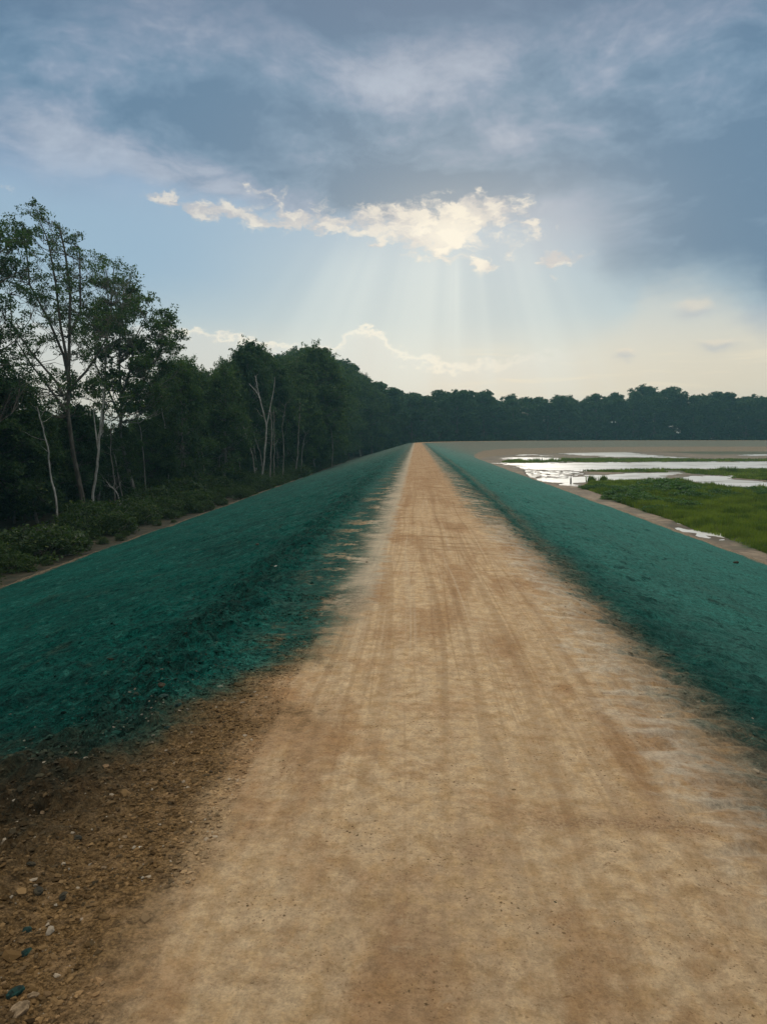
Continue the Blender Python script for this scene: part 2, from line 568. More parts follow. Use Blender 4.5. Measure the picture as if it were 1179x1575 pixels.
    teal = mix(sstep(n_j, .42, .32) * .4, teal, (.02, .125, .10))
    teal = mix(sstep(d, 1.7, 3.6) * .85, teal, cop('ADD', teal, (.040, .100, .082)))
    teal = mix(sstep(s, 40, 160) * .25 + sstep(s, 180, 250) * .65, teal, (.19, .165, .12))  # far spray thins to soil, with distance haze mixed into the colour
    jf = (n_f - .5) * .5 + (fing - .5) * .9
    T1 = noise(vec(d * 1.0, s * .7, 81.0), 3.2, 8, .78)
    teal = mix(sstep(T1, .53, .62) * .6, teal, (.004, .028, .024))
    teal = mix(sstep(T1, .46, .37) * .55, teal, (.030, .135, .105))
    teal = mix(sstep(noise(P, 1.1, 8, .75), .57, .66) * .5 * sstep(G1, .4, .6), teal, (.055, .06, .038))
    teal = mix(sstep(lft, 1.75, .8) * sstep(lft, 0.0, .3) * (.25 + sstep(n_j, .42, .6) * .45), teal, (.022, .045, .030))
    tr = sstep(d + jf * 1.2 + (n_m - .5) * .8, 1.55, 2.2)
    tr = xmax(tr, sstep(s, 11, 20) * sstep(d + (fing - .5) * 1.6, 1.1, 1.5) * sstep(n_t, .40, .52) * .85)
    rutc = curve(s, [(0, 1.95), (6, 2.0), (12, 2.25), (22, 2.5), (40, 2.7), (80, 2.8)])
    rut = (d - rutc + (n_m - .5) * .35 + (n_i - .5) * .25 + (n_f - .5) * .35) / .19
    rut = X.m('EXPONENT', rut * rut * -1.0) * sstep(s, 130, 40) * sstep(G1, .35, .55)
    near = 3.95 + sstep(lft, 1.7, .7) * 1.6
    near = sstep(s + (n_m - .5) * 2.2 + (n_f - .5) * .9 - near, -.45, .95)
    tl = sstep(lft + (n_f - .5) * .5 + (fing - .5) * .45 + (n_m - .5) * 1.1 + (G1 - .5) * 1.0, .40, .98) * near
    tl = tl * (1.0 - sstep(n_m + (n_f - .5) * .5 + (n_t - .5) * .3, .50, .66) * sstep(lft, 1.6, .9) * .85)
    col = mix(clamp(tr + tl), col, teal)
    col = mix(clamp(rut) * sstep(n_g + n_f, .80, 1.10) * .45, col, (.19, .125, .072))
    wr = (lft - 1.95 + (n_m - .5) * .6) / .42
    wr = X.m('EXPONENT', wr * wr * -1.0) * sstep(s, 60, 9) * sstep(n_g + n_f, .85, 1.1)
    col = mix(wr * .6, col, (.012, .022, .018))
    # bare strip at the toes
    ad = xabs(d)
    toe = sstep(ad - sstep(lft, 10, 12) * .45 + (n_m - .5) * 1.1 + (tn - .5) * 1.2 + sstep(s, 190, 270) * 5.0, 15.0, 15.7)
    toe = clamp(toe + sstep(ad, 15.8, 16.4) * sstep(n_m, .3, .4))
    toe = toe * 1.0
    toec = mix(sstep(n_f, .35, .65), (.17, .125, .08), (.29, .22, .145))
    toec = mix(sstep(lft, 10, 12) * .8, toec, mix(sstep(n_f, .35, .65), (.055, .045, .03), (.15, .12, .08)))
    col = mix(toe, col, toec)
    gr = sstep(G1, .41, .59) * .50 + sstep(G2, .40, .60) * .40 + .56
    amt = .62 + clamp(tr + tl) * .9 + bmask * .6
    k = 1.0 + (gr - 1.0) * amt
    kk = X.nt.nodes.new('ShaderNodeCombineColor')
    for q in range(3): X.put(kk.inputs[q], k)
    col = cop('MULTIPLY', col, X(kk.outputs[0]))
    if stones:
        r = island()
        col = mix(sstep(r, .35, .95) * .55, col, mix(sstep(r, .95, .98) * sstep(s, 6.0, 4.5), col, (.42, .36, .27)))
        col = mix(sstep(r, .3, .0) * .5, col, (.05, .045, .03))
    h = (G1 - .5) * 1.5 + (G2 - .5) * .7 + n_f * .55 + n_g * .4 + n_gg * .12 + n_i * .5 + n_h * .5 - n_j * .3 + (n_l - .5) * .3
    hs = noise(vec(d * 5.5, s * 13, 0.0), 1, 5, .62)
    slope_m = sstep(ad, 1.3, 2.2)
    h = h * (.55 + slope_m * 1.1) + hs * slope_m * 1.3 + (fing - .5) * sstep(d, .9, 1.5) * sstep(d, 2.3, 1.9) * 2.0 + spk * .2
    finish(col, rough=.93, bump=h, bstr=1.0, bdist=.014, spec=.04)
    return m


MAT_LEVEE = levee_material('levee_soil_and_hydroseed')
MAT_STONE = levee_material('loose_stone_and_clods', stones=True)

# ------------------------------------------------------------------ levee geometry
S_BEND, R_BEND = 190.0, 130.0
S_TURN = S_BEND + R_BEND * math.pi / 2


def path(s):
    """centre line: straight up +Y, then a right-hand bend, then off along +X"""
    s = np.asarray(s, dtype=float)
    a = np.clip((s - S_BEND) / R_BEND, 0, math.pi / 2)
    x = R_BEND * (1 - np.cos(a)) + np.maximum(s - S_TURN, 0)
    y = np.minimum(s, S_BEND) + R_BEND * np.sin(a)
    return x, y, np.cos(a), -np.sin(a)       # position and right-hand normal


def soft(x, k):
    return k * np.logaddexp(0, x / k)


def levee_h(d, s):
    a = np.abs(d)
    h = -.02 * a - .268 * soft(a - 1.85, .32)
    far = np.exp(-np.maximum(s, 0) / 60)
    n1, n2, n3 = fbm(d * .5, s * .25, 3, 1), fbm(d * 3.1, s * 2.6, 4, 5), fbm(d * 14, s * 12, 3, 9)
    slope = sst(a, 1.2, 2.4)
    h = h + n1 * (.02 + .14 * slope) + n2 * (.008 + .11 * slope) + n3 * (.004 + .035 * slope) * far + fbm(d * 6.3, s * 5.1, 3, 15) * .06 * slope * (1 - sst(s, 60, 120))
    # windrow of loose clods on the left shoulder
    c = 1.95 + .3 * fbm(s * .3, s * 0, 2, 33)
    w = np.exp(-((-d - c) / .48) ** 2)
    cl = np.clip(fbm(d * 5.5, s * 5.0, 4, 21, .6) * 2.2 + .35, 0, 1)
    h = h + w * (.02 + .12 * cl + .05 * fbm(d * 16, s * 14, 3, 88)) * np.exp(-np.maximum(s - 8, 0) / 40)
    # loose side left, near
    l = sst(-d, .8, 1.3) * sst(-s, -6.5, -4)
    h = h + l * (fbm(d * 9, s * 9, 4, 41, .6) * .035)
    # rut at the foot of the right shoulder and finger-like ridges
    rc = np.interp(s, [0, 6, 12, 22, 40, 80], [1.95, 2.0, 2.25, 2.5, 2.7, 2.8])
    h = h - .02 * np.exp(-((d - rc) / .2) ** 2) * (.5 + 1.2 * vnoise(s * .8, s * 0, 3))
    fz = sst(d, 1.0, 1.45) * (1 - sst(d, 1.85, 2.2))
    cr = 1 - np.abs(fbm(d * .9 + fbm(d, s * 2, 2, 2) * 3, s * 4.2 - d * 1.2, 3, 61)) * 3.2
    h = h - fz * np.clip(cr, 0, 1) ** 5 * .035 * np.exp(-np.maximum(s - 5, 0) / 25)
    # shallow wheel ruts
    for rcx, rw, ra_ in ((.66, .10, .008), (.95, .08, .008), (.44, .05, .006), (-.06, .07, .005), (-.5, .05, -.006)):
        h = h - ra_ * np.exp(-((d - rcx) / rw) ** 2)
    # cross ripples
    h = h + fbm(d * .7, s * 3.4, 3, 77) * .016 * (1 - slope) * sst(s, 3, 10) * np.exp(-np.maximum(s, 0) / 120)
    return h


def along():
    s, out = -4.0, []
    while s < 700:
        out.append(s)
        t = abs(s)
        s += .06 if s < 1.2 else max(.013, .0042 * t) if s < 160 else 1.0 + (s - 160) * .006
    return np.array(out)


S = along()
inner = np.arange(-3.2, 3.0001, .019)
outer, t, st = [], 3.0, .03
while t < 17.6:
    t += st
    st = min(st * 1.05, .13)
    outer.append(t)
outer = np.array(outer)
Dall = np.concatenate([-(outer + .2)[::-1], inner, outer])


def strip(name, D, ss=S):
    dd, s2 = np.meshgrid(D, ss)
    x, y, nx, ny = path(s2)
    h = levee_h(dd, s2)
    wide = 1 + .0 * dd
    V = np.stack([x + nx * dd, y + ny * dd, h], -1).reshape(-1, 3)
    me = mesh(name, V, grid_faces(*dd.shape), MAT_LEVEE, uv=np.stack([dd, s2], -1).reshape(-1, 2))
    return tag(obj(name, me), kind='structure')


iL, iR = np.argmin(abs(Dall + 1.55)), np.argmin(abs(Dall - 1.8))
tag(strip('road', Dall[iL:iR + 1]), 'pale tan dirt road running straight along the levee crown')
tag(strip('embankment', Dall[:iL + 1]), 'left levee slope sprayed with blue green hydroseed')
tag(strip('embankment', Dall[iR:]), 'right levee slope sprayed with blue green hydroseed, down to the pond')

# ------------------------------------------------------------------ ground, ponds
GZ, WZ = -4.30, -4.36


def g(px, py):
    d = ray(px, py)
    k = (GZ - EYE) / d[2]
    return d[0] * k, d[1] * k


def pip(x, y, poly):
    ins = np.zeros(x.shape, bool)
    n = len(poly)
    for i in range(n):
        (x1, y1), (x2, y2) = poly[i], poly[(i + 1) % n]
        c = ((y1 > y) != (y2 > y)) & (x < (x2 - x1) * (y - y1) / (y2 - y1 + 1e-12) + x1)
        ins ^= c
    return ins


def pdist(x, y, poly):
    """signed distance to a polygon, positive inside"""
    best = np.full(x.shape, 1e9)
    n = len(poly)
    for i in range(n):
        (x1, y1), (x2, y2) = poly[i], poly[(i + 1) % n]
        ex, ey = x2 - x1, y2 - y1
        t = np.clip(((x - x1) * ex + (y - y1) * ey) / (ex * ex + ey * ey + 1e-9), 0, 1)
        best = np.minimum(best, np.hypot(x - x1 - t * ex, y - y1 - t * ey))
    return np.where(pip(x, y, poly), best, -best)


POND = [[g(*p) for p in q] for q in (
    [(795, 691), (860, 692), (960, 694), (1010, 701), (1060, 704), (940, 703), (870, 699), (835, 694)],
    [(765, 703.5), (800, 702.5), (850, 703.5), (885, 706), (885, 709), (800, 710), (778, 706)],
    [(780, 698.5), (800, 697), (822, 699), (817, 701), (795, 700.5)],
    [(825, 698.5), (845, 701), (835, 702), (818, 699.5)],
    [(735, 695), (762, 695), (762, 696.5), (735, 696.3)],
    [(757, 712), (860, 711.3), (1000, 710.2), (1400, 709), (1400, 720.5), (1179, 721), (1000, 722), (900, 724.5), (870, 723.5), (812, 722), (795, 716)],
    [(835, 738), (880, 732.5), (940, 728), (1010, 725.8), (1055, 725.8), (1030, 731), (1025, 737), (940, 740), (900, 742), (885, 748), (850, 742)],
    [(1035, 733), (1090, 731.5), (1155, 730.5), (1110, 736), (1180, 740), (1300, 742), (1300, 752), (1179, 751), (1110, 748.5), (1060, 741)],
    [(1130, 699), (1200, 698), (1200, 701), (1140, 700.8)])]
SPECK = [[g(*p) for p in q] for q in (
    [(808, 723), (870, 724), (900, 727), (880, 732), (835, 740), (815, 733)],
    [(1060, 736), (1120, 737), (1179, 742), (1150, 746), (1100, 745)],
    [(1040, 803), (1062, 804), (1075, 812), (1118, 823), (1128, 830), (1100, 829), (1064, 819), (1036, 812)])]
VEG = [[g(*p) for p in q] for q in (
    [(893, 750), (905, 744), (960, 741), (1040, 741), (1060, 745), (1110, 752), (1179, 755), (1400, 757), (1500, 900), (1179, 852), (1128, 833),
     (1110, 824), (1068, 815), (1040, 803), (1000, 790), (955, 775), (925, 762)],)]
GREEN = [[g(*p) for p in q] for q in (
    [(1000, 688), (1179, 686), (1500, 686), (1500, 700), (1179, 699), (1080, 699), (1000, 694)],
    [(890, 725), (1000, 722.6), (1179, 722), (1500, 722), (1500, 733), (1179, 729.5), (1100, 731), (1062, 729), (1050, 726), (960, 727)],
    [(770, 711.3), (800, 706.5), (870, 706), (960, 706.5), (1179, 707.5), (1179, 709.4), (960, 710.5), (800, 711.5)],
    [(1110, 731), (1179, 729), (1400, 730), (1400, 740), (1179, 739), (1125, 735)])]


def water_mask(x, y):
    m = np.full(x.shape, -50.0)
    for p in POND: m = np.maximum(m, pdist(x, y, p))
    k = np.clip(y / 70, .25, 3)
    m = m / k + fbm(x * .16, y * .30, 5, 71, .6) * 3.8 - .35 + fbm(x * .6, y * .5, 4, 72, .65) * 1.8
    return m


def ground_h(x, y):
    m = water_mask(x, y)
    h = GZ + .045 * fbm(x * .4, y * .4, 4, 5) + .02 * fbm(x * 2, y * 2, 3, 8)
    h = h - .22 * sst(m, -.35, .5)
    sp = np.full(x.shape, -50.0)
    for p in SPECK: sp = np.maximum(sp, pdist(x, y, p))
    h = h - sst(sp, -.8, .2) * (.065 + fbm(x * 1.5, y * .7, 4, 91) * .22)
    return h


def axis(segs):
    out = [segs[0][0]]
    for a, b, st in segs:
        n = max(1, int(round((b - a) / st)))
        out += list(a + (b - a) * (np.arange(n) + 1) / n)
    return np.array(out)


gx = axis([(-1500, -400, 100), (-400, -60, 20), (-60, -14, 1.0), (-14, 13, 3.0), (13, 60, .34), (60, 190, 1.1), (190, 400, 10), (400, 1500, 100)])
gy = axis([(-300, -20, 20), (-20, 30, 1.5), (30, 115, .34), (115, 215, .7), (215, 330, 1.3), (330, 500, 10), (500, 1500, 100)])
GX, GY = np.meshgrid(gx, gy)
GH = ground_h(GX, GY)
veg = np.zeros_like(GX)
for p in VEG: veg = np.maximum(veg, sst(pdist(GX, GY, p) + fbm(GX, GY, 3, 4) * 1.5, -.3, .5))
grn = np.zeros_like(GX)
for p in GREEN: grn = np.maximum(grn, sst(pdist(GX, GY, p) / np.clip(GY / 80, .5, 3) + fbm(GX * .3, GY * .3, 3, 4) * 3, -.5, .8))
forest = ((GX < -8) | (GY > 322)).astype(float)
cols = np.stack([veg, grn, forest, np.ones_like(GX)], -1).reshape(-1, 4)

m = new_mat('basin_mud_and_forest_floor')
geo = X.nt.nodes.new('ShaderNodeNewGeometry')
sx = X.nt.nodes.new('ShaderNodeSeparateXYZ')
X.nt.links.new(geo.outputs['Position'], sx.inputs[0])
px_, py_, pz_ = (X(o) for o in sx.outputs)
at = X.nt.nodes.new('ShaderNodeVertexColor')
at.layer_name = 'mask'
sc_ = X.nt.nodes.new('ShaderNodeSeparateColor')
X.nt.links.new(at.outputs[0], sc_.inputs[0])
aveg, agrn, afor = (X(o) for o in sc_.outputs[:3])
P = vec(px_, py_, 0.0)
n1, n2, n3 = noise(P, .18, 5, .6), noise(P, 1.6, 5, .65), noise(P, 14, 4, .6)
mud = mix(sstep(n2, .35, .65), (.20, .145, .095), (.33, .25, .165))
mud = mix(sstep(n1, .5, .65) * .55, mud, (.15, .135, .09))
mud = mix(sstep(n3, .5, .7) * .3, mud, (.12, .09, .06))
mud = mix(sstep(n2 + (n1 - .5), .52, .7) * .3, mud, (.07, .085, .04))
wet = sstep(pz_ + (n2 - .5) * .05, -4.27, -4.335)
mud = mix(wet * .75, mud, (.055, .045, .033))
grass_soil = mix(sstep(n2, .35, .65), (.018, .03, .008), (.05, .075, .018))
mud = mix(aveg, mud, grass_soil)
mud = mix(agrn * sstep(n2, .3, .55) * .8, mud, (.055, .075, .03))
litter = mix(sstep(n2, .35, .65), (.018, .02, .010), (.05, .04, .022))
mud = mix(afor, mud, litter)
finish(mud, rough=.9, bump=n2 * .6 + n3 * .4, bstr=.6, bdist=.05, spec=.2)
MAT_GROUND = m
gm = mesh('ground', np.stack([GX, GY, GH], -1).reshape(-1, 3), grid_faces(*GX.shape), MAT_GROUND, cols=cols)
tag(obj('ground', gm), kind='structure')

m = new_mat('still_pond_water')
geo = X.nt.nodes.new('ShaderNodeTexCoord')
wn = noise(X(geo.outputs['Object']), 2.2, 3, .5)
ow = X(geo.outputs['Object'])
so = X.nt.nodes.new('ShaderNodeSeparateXYZ')
X.put(so.inputs[0], ow)
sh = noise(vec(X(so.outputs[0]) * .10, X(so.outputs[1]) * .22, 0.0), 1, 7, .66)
p = finish(mix(sstep(sh, .50, .60) * .75, (.64, .625, .57), (.27, .235, .18)), rough=.4, bump=wn, bstr=.3, bdist=.05, spec=.5)  # pale body colour stands in for sky reflected off ripples; darker patches shallow mud
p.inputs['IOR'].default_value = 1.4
MAT_WATER = m
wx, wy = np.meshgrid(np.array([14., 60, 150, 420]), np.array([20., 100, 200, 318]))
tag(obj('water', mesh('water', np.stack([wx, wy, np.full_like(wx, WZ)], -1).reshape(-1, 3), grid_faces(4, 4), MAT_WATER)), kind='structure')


# ------------------------------------------------------------------ stones
def ico():
    t = (1 + 5 ** .5) / 2
    v = np.array([(-1, t, 0), (1, t, 0), (-1, -t, 0), (1, -t, 0), (0, -1, t), (0, 1, t), (0, -1, -t), (0, 1, -t), (t, 0, -1), (t, 0, 1), (-t, 0, -1), (-t, 0, 1)], float)
    f = np.array([(0, 11, 5), (0, 5, 1), (0, 1, 7), (0, 7, 10), (0, 10, 11), (1, 5, 9), (5, 11, 4), (11, 10, 2), (10, 7, 6), (7, 1, 8), (3, 9, 4), (3, 4, 2), (3, 2, 6), (3, 6, 8), (3, 8, 9), (4, 9, 5), (2, 4, 11), (6, 2, 10), (8, 6, 7), (9, 8, 1)])
    return v / np.linalg.norm(v[0]), f


def ico2(n=1):
    v, f = ico()
    for _ in range(n):
        vs, fs, cache = list(map(tuple, v)), [], {}

        def mid(a, b):
            k = (min(a, b), max(a, b))
            if k not in cache:
                q = (np.array(vs[a]) + np.array(vs[b])) / 2
                cache[k] = len(vs)
                vs.append(tuple(q / np.linalg.norm(q)))
            return cache[k]
        for a, b, c in f:
            ab, bc, ca = mid(a, b), mid(b, c), mid(c, a)
            fs += [(a, ab, ca), (b, bc, ab), (c, ca, bc), (ab, bc, ca)]
        v, f = np.array(vs), np.array(fs)
    return v, f


IV, IF = ico()
I2V, I2F = ico2(1)
I3V, I3F = ico2(2)


def rand_rot(rng, n):
    q = rng.normal(size=(n, 4))
    q /= np.linalg.norm(q, axis=1)[:, None]
    w, x, y, z = q.T
    return np.stack([1 - 2 * (y * y + z * z), 2 * (x * y - z * w), 2 * (x * z + y * w), 2 * (x * y + z * w), 1 - 2 * (x * x + z * z), 2 * (y * z - x * w),
                     2 * (x * z - y * w), 2 * (y * z + x * w), 1 - 2 * (x * x + y * y)], -1).reshape(n, 3, 3)


def stone_cloud(name, rng, d, s, r, flat=.6):
    n = len(d)
    base = IV[None] * (1 + rng.normal(0, .22, (n, 12, 1)))
    Rm = rand_rot(rng, n)
    P = np.einsum('nij,nkj->nki', Rm, base * np.array([1.25, .85, .8]))
    P = P * r[:, None, None] * np.array([1, 1, flat])
    x, y, nx, ny = path(s)
    P[:, :, 0] += (x + nx * d)[:, None]
    P[:, :, 1] += (y + ny * d)[:, None]
    P[:, :, 2] += (levee_h(d, s) + r * flat * .25)[:, None]
    F = (IF[None] + (np.arange(n) * 12)[:, None, None]).reshape(-1, 3)
    uv = np.repeat(np.stack([d, s], -1), 12, 0)
    return mesh(name, P.reshape(-1, 3), F, MAT_STONE, smooth=False, uv=uv)


rng = np.random.default_rng(7)
n = 42000
s_ = 1.5 + 6.5 * rng.random(n) ** 1.3
d_ = -(.85 + np.abs(rng.normal(0, .9, n)))
keep = (fbm(d_ * 2, s_ * 2, 3, 55) > -.12) & (d_ > -4.2)
s_, d_ = s_[keep], d_[keep]
r_ = .0026 + .011 * rng.random(len(s_)) ** 5
s2 = 2.2 + 45 * rng.random(4200) ** 1.6
d2 = -(1.95 + .3 * fbm(s2 * .3, s2 * 0, 2, 33)) + rng.normal(0, .36, len(s2))
r2 = (.005 + .026 * rng.random(len(s2)) ** 4) * np.clip(1.25 - s2 / 25, .45, 1)
s3 = 2 + 40 * rng.random(2600) ** 1.5
d3 = -2.0 - 8 * rng.random(2600) ** 1.6
r3 = .006 + .02 * rng.random(2600) ** 4
s4 = 2.5 + 30 * rng.random(1500) ** 1.4
d4 = 1.9 + rng.normal(.15, .22, 1500)
r4 = .005 + .015 * rng.random(1500) ** 3
s5 = 1.8 + 7 * rng.random(500)
d5 = -.9 + 2.6 * rng.random(500)
r5 = .002 + .005 * rng.random(500) ** 3
me = stone_cloud('gravel', rng, np.concatenate([d_, d2, d3, d4, d5]), np.concatenate([s_, s2, s3, s4, s5]), np.concatenate([r_, r2, r3, r4, r5]))
tag(obj('gravel', me), 'loose gravel and crumbled clods scattered along the shoulders', kind='stuff')


def stone_mat(name, base, dark):
    new_mat(name)
    m = bpy.data.materials[name]
    tcn = X.nt.nodes.new('ShaderNodeTexCoord')
    o = X(tcn.outputs['Object'])
    n = noise(o, 40, 5, .65)
    finish(mix(sstep(n, .38, .62), dark, base), rough=.9, bump=n, bstr=.5, bdist=.004, spec=.2)
    return m


SM = {'tan': stone_mat('tan_stone', (.30, .21, .12), (.14, .095, .052)), 'white': stone_mat('white_stone', (.62, .58, .5), (.42, .38, .3)),
      'teal': stone_mat('sprayed_clod', (.012, .045, .036), (.006, .014, .011)), 'dark': stone_mat('dark_clod', (.06, .048, .028), (.018, .017, .011)),
      'brown': stone_mat('brown_stone', (.25, .16, .08), (.13, .08, .04))}


def stone(px, py, r, mat, label, name='stone', cat='stone', group=None, sx=1.3, sy=.9, sz=.55, seed=0):
    """a single stone lying where (px, py) meets the levee surface"""
    dv = np.array(ray(px, py))
    t = 1.0
    for _ in range(4000):
        p = dv * t + np.array((0, 0, EYE))
        if p[1] < 188 and abs(p[0]) < 16.6 and p[2] <= levee_h(np.array([p[0]]), np.array([p[1]]))[0]: break
        t *= 1.0018
    rg = np.random.default_rng(seed + int(px * 7 + py))
    V = I3V + .0
    k = rg.random(3) * 10
    V = V * (1 + .55 * fbm(V[:, 0] * 1.3 + k[0] + V[:, 2], V[:, 1] * 1.3 + k[1] - V[:, 2], 3, int(k[2] * 50)))[:, None]
    V = np.round(V * 3.2) / 3.2 * .35 + V * .65
    r = r * .74
    V = V * r * np.array([sx, sy, sz])
    o = obj(name, mesh(name, V, I3F, SM[mat], smooth=False), loc=(p[0], p[1], p[2] + r * sz * .35))
    o.rotation_euler = (rg.normal(0, .15), rg.normal(0, .15), rg.random() * 6.28)
    return tag(o, label, cat, group)


for i, a in enumerate([
    (30, 1555, .036, 'tan', 'large pale flat stone in the bottom left corner of the gravel'),
    (52, 1532, .019, 'tan', 'pale angular stone touching the dark clod near the bottom left corner'),
    (24, 1528, .030, 'teal', 'dark green sprayed clod beside the large pale corner stone'),
    (41, 1466, .022, 'teal', 'flat teal sprayed clod lying alone on tan gravel'),
    (42, 1434, .026, 'teal', 'elongated teal sprayed clod pointing up the slope'),
    (166, 1258, .014, 'white', 'round white pebble on the brown gravel shoulder'),
    (215, 1304, .010, 'white', 'small white pebble near the edge of the tan road'),
    (186, 1303, .011, 'tan', 'small tan pebble next to the small white pebble'),
    (192, 1288, .014, 'tan', 'tan stone above a pair of pebbles in the gravel'),
    (160, 1335, .014, 'tan', 'pinkish tan stone in the middle of the brown gravel'),
    (66, 1250, .017, 'tan', 'angular tan stone with a split face on dark soil'),
    (48, 1330, .020, 'dark', 'dark broken clod at the upper gravel edge'),
    (120, 1290, .024, 'dark', 'dark clod with dull crust in the middle of the gravel'),
    (98, 1380, .024, 'dark', 'dark crumbly clod beside tan gravel'),
    (60, 1372, .026, 'dark', 'long dark clod at the left frame edge of the gravel'),
    (252, 1073, .040, 'teal', 'largest rounded teal clod on the left windrow'),
    (275, 1085, .030, 'teal', 'rounded dark teal clod right of the largest one'),
    (250, 1055, .036, 'dark', 'black clod just above the largest teal clod'),
    (205, 1105, .026, 'teal', 'flat grey teal clod below the windrow clods'),
    (258, 1120, .022, 'teal', 'flat dusty clod on the near end of the windrow'),
    (295, 1143, .014, 'tan', 'pale cream pebble where teal spray fades to brown'),
    (162, 1180, .024, 'brown', 'brown lump with curled root at the fading spray edge'),
    (424, 871, .020, 'white', 'lone white stone on the teal windrow'),
    (396, 838, .05, 'dark', 'dark lump on the smooth teal slope left of the windrow'),
    (322, 784, .05, 'white', 'tiny white stone high on the teal slope'),
    (1130, 866, .11, 'dark', 'dark clod low on the right teal slope'),
    (853, 1388, .007, 'dark', 'dark pebble pressed into the tan road'),
    (944, 1418, .006, 'dark', 'smallest dark pebble on the right half of the tan road'),
    (790, 1215, .010, 'brown', 'brown pebble between the two wheel tracks')]):
    stone(*a, name='clod' if 'clod' in a[4] or 'lump' in a[4] else 'stone', cat='clod' if 'clod' in a[4] or 'lump' in a[4] else 'stone', seed=i)


# ------------------------------------------------------------------ trees
def leaf_mat(name, a, b, yellow=None, trans=.35):
    m = new_mat(name)
    r = island()
    gp = X(X.nt.nodes.new('ShaderNodeNewGeometry').outputs['Position'])
    c = mix(sstep(noise(gp, .55, 4, .65), .38, .62), a, b)
    c = mix(r * .6, c, tuple(v * 1.5 for v in b))
    if yellow:
        c = mix(sstep(r, .90, .97) * .6, c, yellow)
    finish(c, rough=.6, spec=.25, translucent=trans)
    return m


LEAF = {'near': leaf_mat('green_leaves', (.011, .029, .011), (.050, .092, .027), (.13, .15, .035)),
        'dark': leaf_mat('dark_green_leaves', (.009, .026, .012), (.036, .074, .026), (.08, .10, .03)),
        'bush': leaf_mat('bush_leaves', (.010, .024, .006), (.032, .060, .013), (.10, .12, .02)),
        'marsh': leaf_mat('marsh_shrub_leaves', (.03, .075, .015), (.06, .115, .024), None)}


def bark(name, a, b):
    m = new_mat(name)
    o = X(X.nt.nodes.new('ShaderNodeTexCoord').outputs['Object'])
    s = X.nt.nodes.new('ShaderNodeSeparateXYZ')
    X.put(s.inputs[0], o)
    n = noise(vec(X(s.outputs[0]) * 6, X(s.outputs[1]) * 6, X(s.outputs[2]) * 1.4), 1, 5, .65)
    finish(mix(sstep(n, .38, .62), a, b), rough=.9, bump=n, bstr=.6, bdist=.02, spec=.15)
    return m


BARK = {'dark': bark('dark_bark', (.07, .058, .045), (.15, .13, .10)), 'pale': bark('pale_bark', (.22, .21, .17), (.46, .44, .38)),
        'mid': bark('grey_bark', (.13, .12, .095), (.27, .25, .20))}


def tubes(polys, k=6):
    Vs, Fs, o = [], [], 0
    for pts, rad in polys:
        pts, rad = np.asarray(pts, float), np.asarray(rad, float)
        t = np.gradient(pts, axis=0)
        t /= np.linalg.norm(t, axis=1)[:, None] + 1e-9
        ref = np.where(np.abs(t[:, 2:3]) > .9, np.array([[1., 0, 0]]), np.array([[0, 0, 1.]]))
        u = np.cross(t, ref)
        u /= np.linalg.norm(u, axis=1)[:, None] + 1e-9
        v = np.cross(t, u)
        a = np.arange(k) / k * 2 * math.pi
        ring = pts[:, None] + rad[:, None, None] * (np.cos(a)[None, :, None] * u[:, None] + np.sin(a)[None, :, None] * v[:, None])
        Vs.append(ring.reshape(-1, 3))
        n = len(pts)
        idx = np.arange(n * k).reshape(n, k) + o
        Fs.append(np.stack([idx[:-1], np.roll(idx[:-1], -1, 1), np.roll(idx[1:], -1, 1), idx[1:]], -1).reshape(-1, 4))
        o += n * k
    return np.concatenate(Vs), np.concatenate(Fs)


def limb(rng, a, b, r0, r1, n=6, sag=.12, wob=.04):
    a, b = np.asarray(a, float), np.asarray(b, float)
    t = np.linspace(0, 1, n)[:, None]
    L = np.linalg.norm(b - a)
    p = a + (b - a) * t
    p[:, 2] -= (np.sin(t[:, 0] * math.pi) * sag * L)
    p[1:-1] += rng.normal(0, wob * L, (n - 2, 3))
    return p, np.linspace(r0, r1, n)


def leaves(rng, C, rad, per, size, squash=.7):
    """C cluster centres; per leaves each, small folded diamonds"""
    n = len(C) * per
    q = rng.normal(size=(n, 3))
    q /= np.linalg.norm(q, axis=1)[:, None]
    q *= (rng.random(n) ** .45)[:, None] * rad
    q[:, 2] *= squash
    c = np.repeat(C, per, 0) + q
    nrm = rng.normal(size=(n, 3)) + np.array([0, 0, .7])
    nrm /= np.linalg.norm(nrm, axis=1)[:, None]
    u = np.cross(nrm, rng.normal(size=(n, 3)))
    u /= np.linalg.norm(u, axis=1)[:, None] + 1e-9
    v = np.cross(nrm, u)
    s = size * (.6 + .8 * rng.random(n))[:, None]
    V = np.stack([c - u * s, c - v * s * .55 + nrm * s * .12, c + u * s, c + v * s * .55 + nrm * s * .12], 1)
    return V.reshape(-1, 3), np.arange(n * 4).reshape(n, 4)


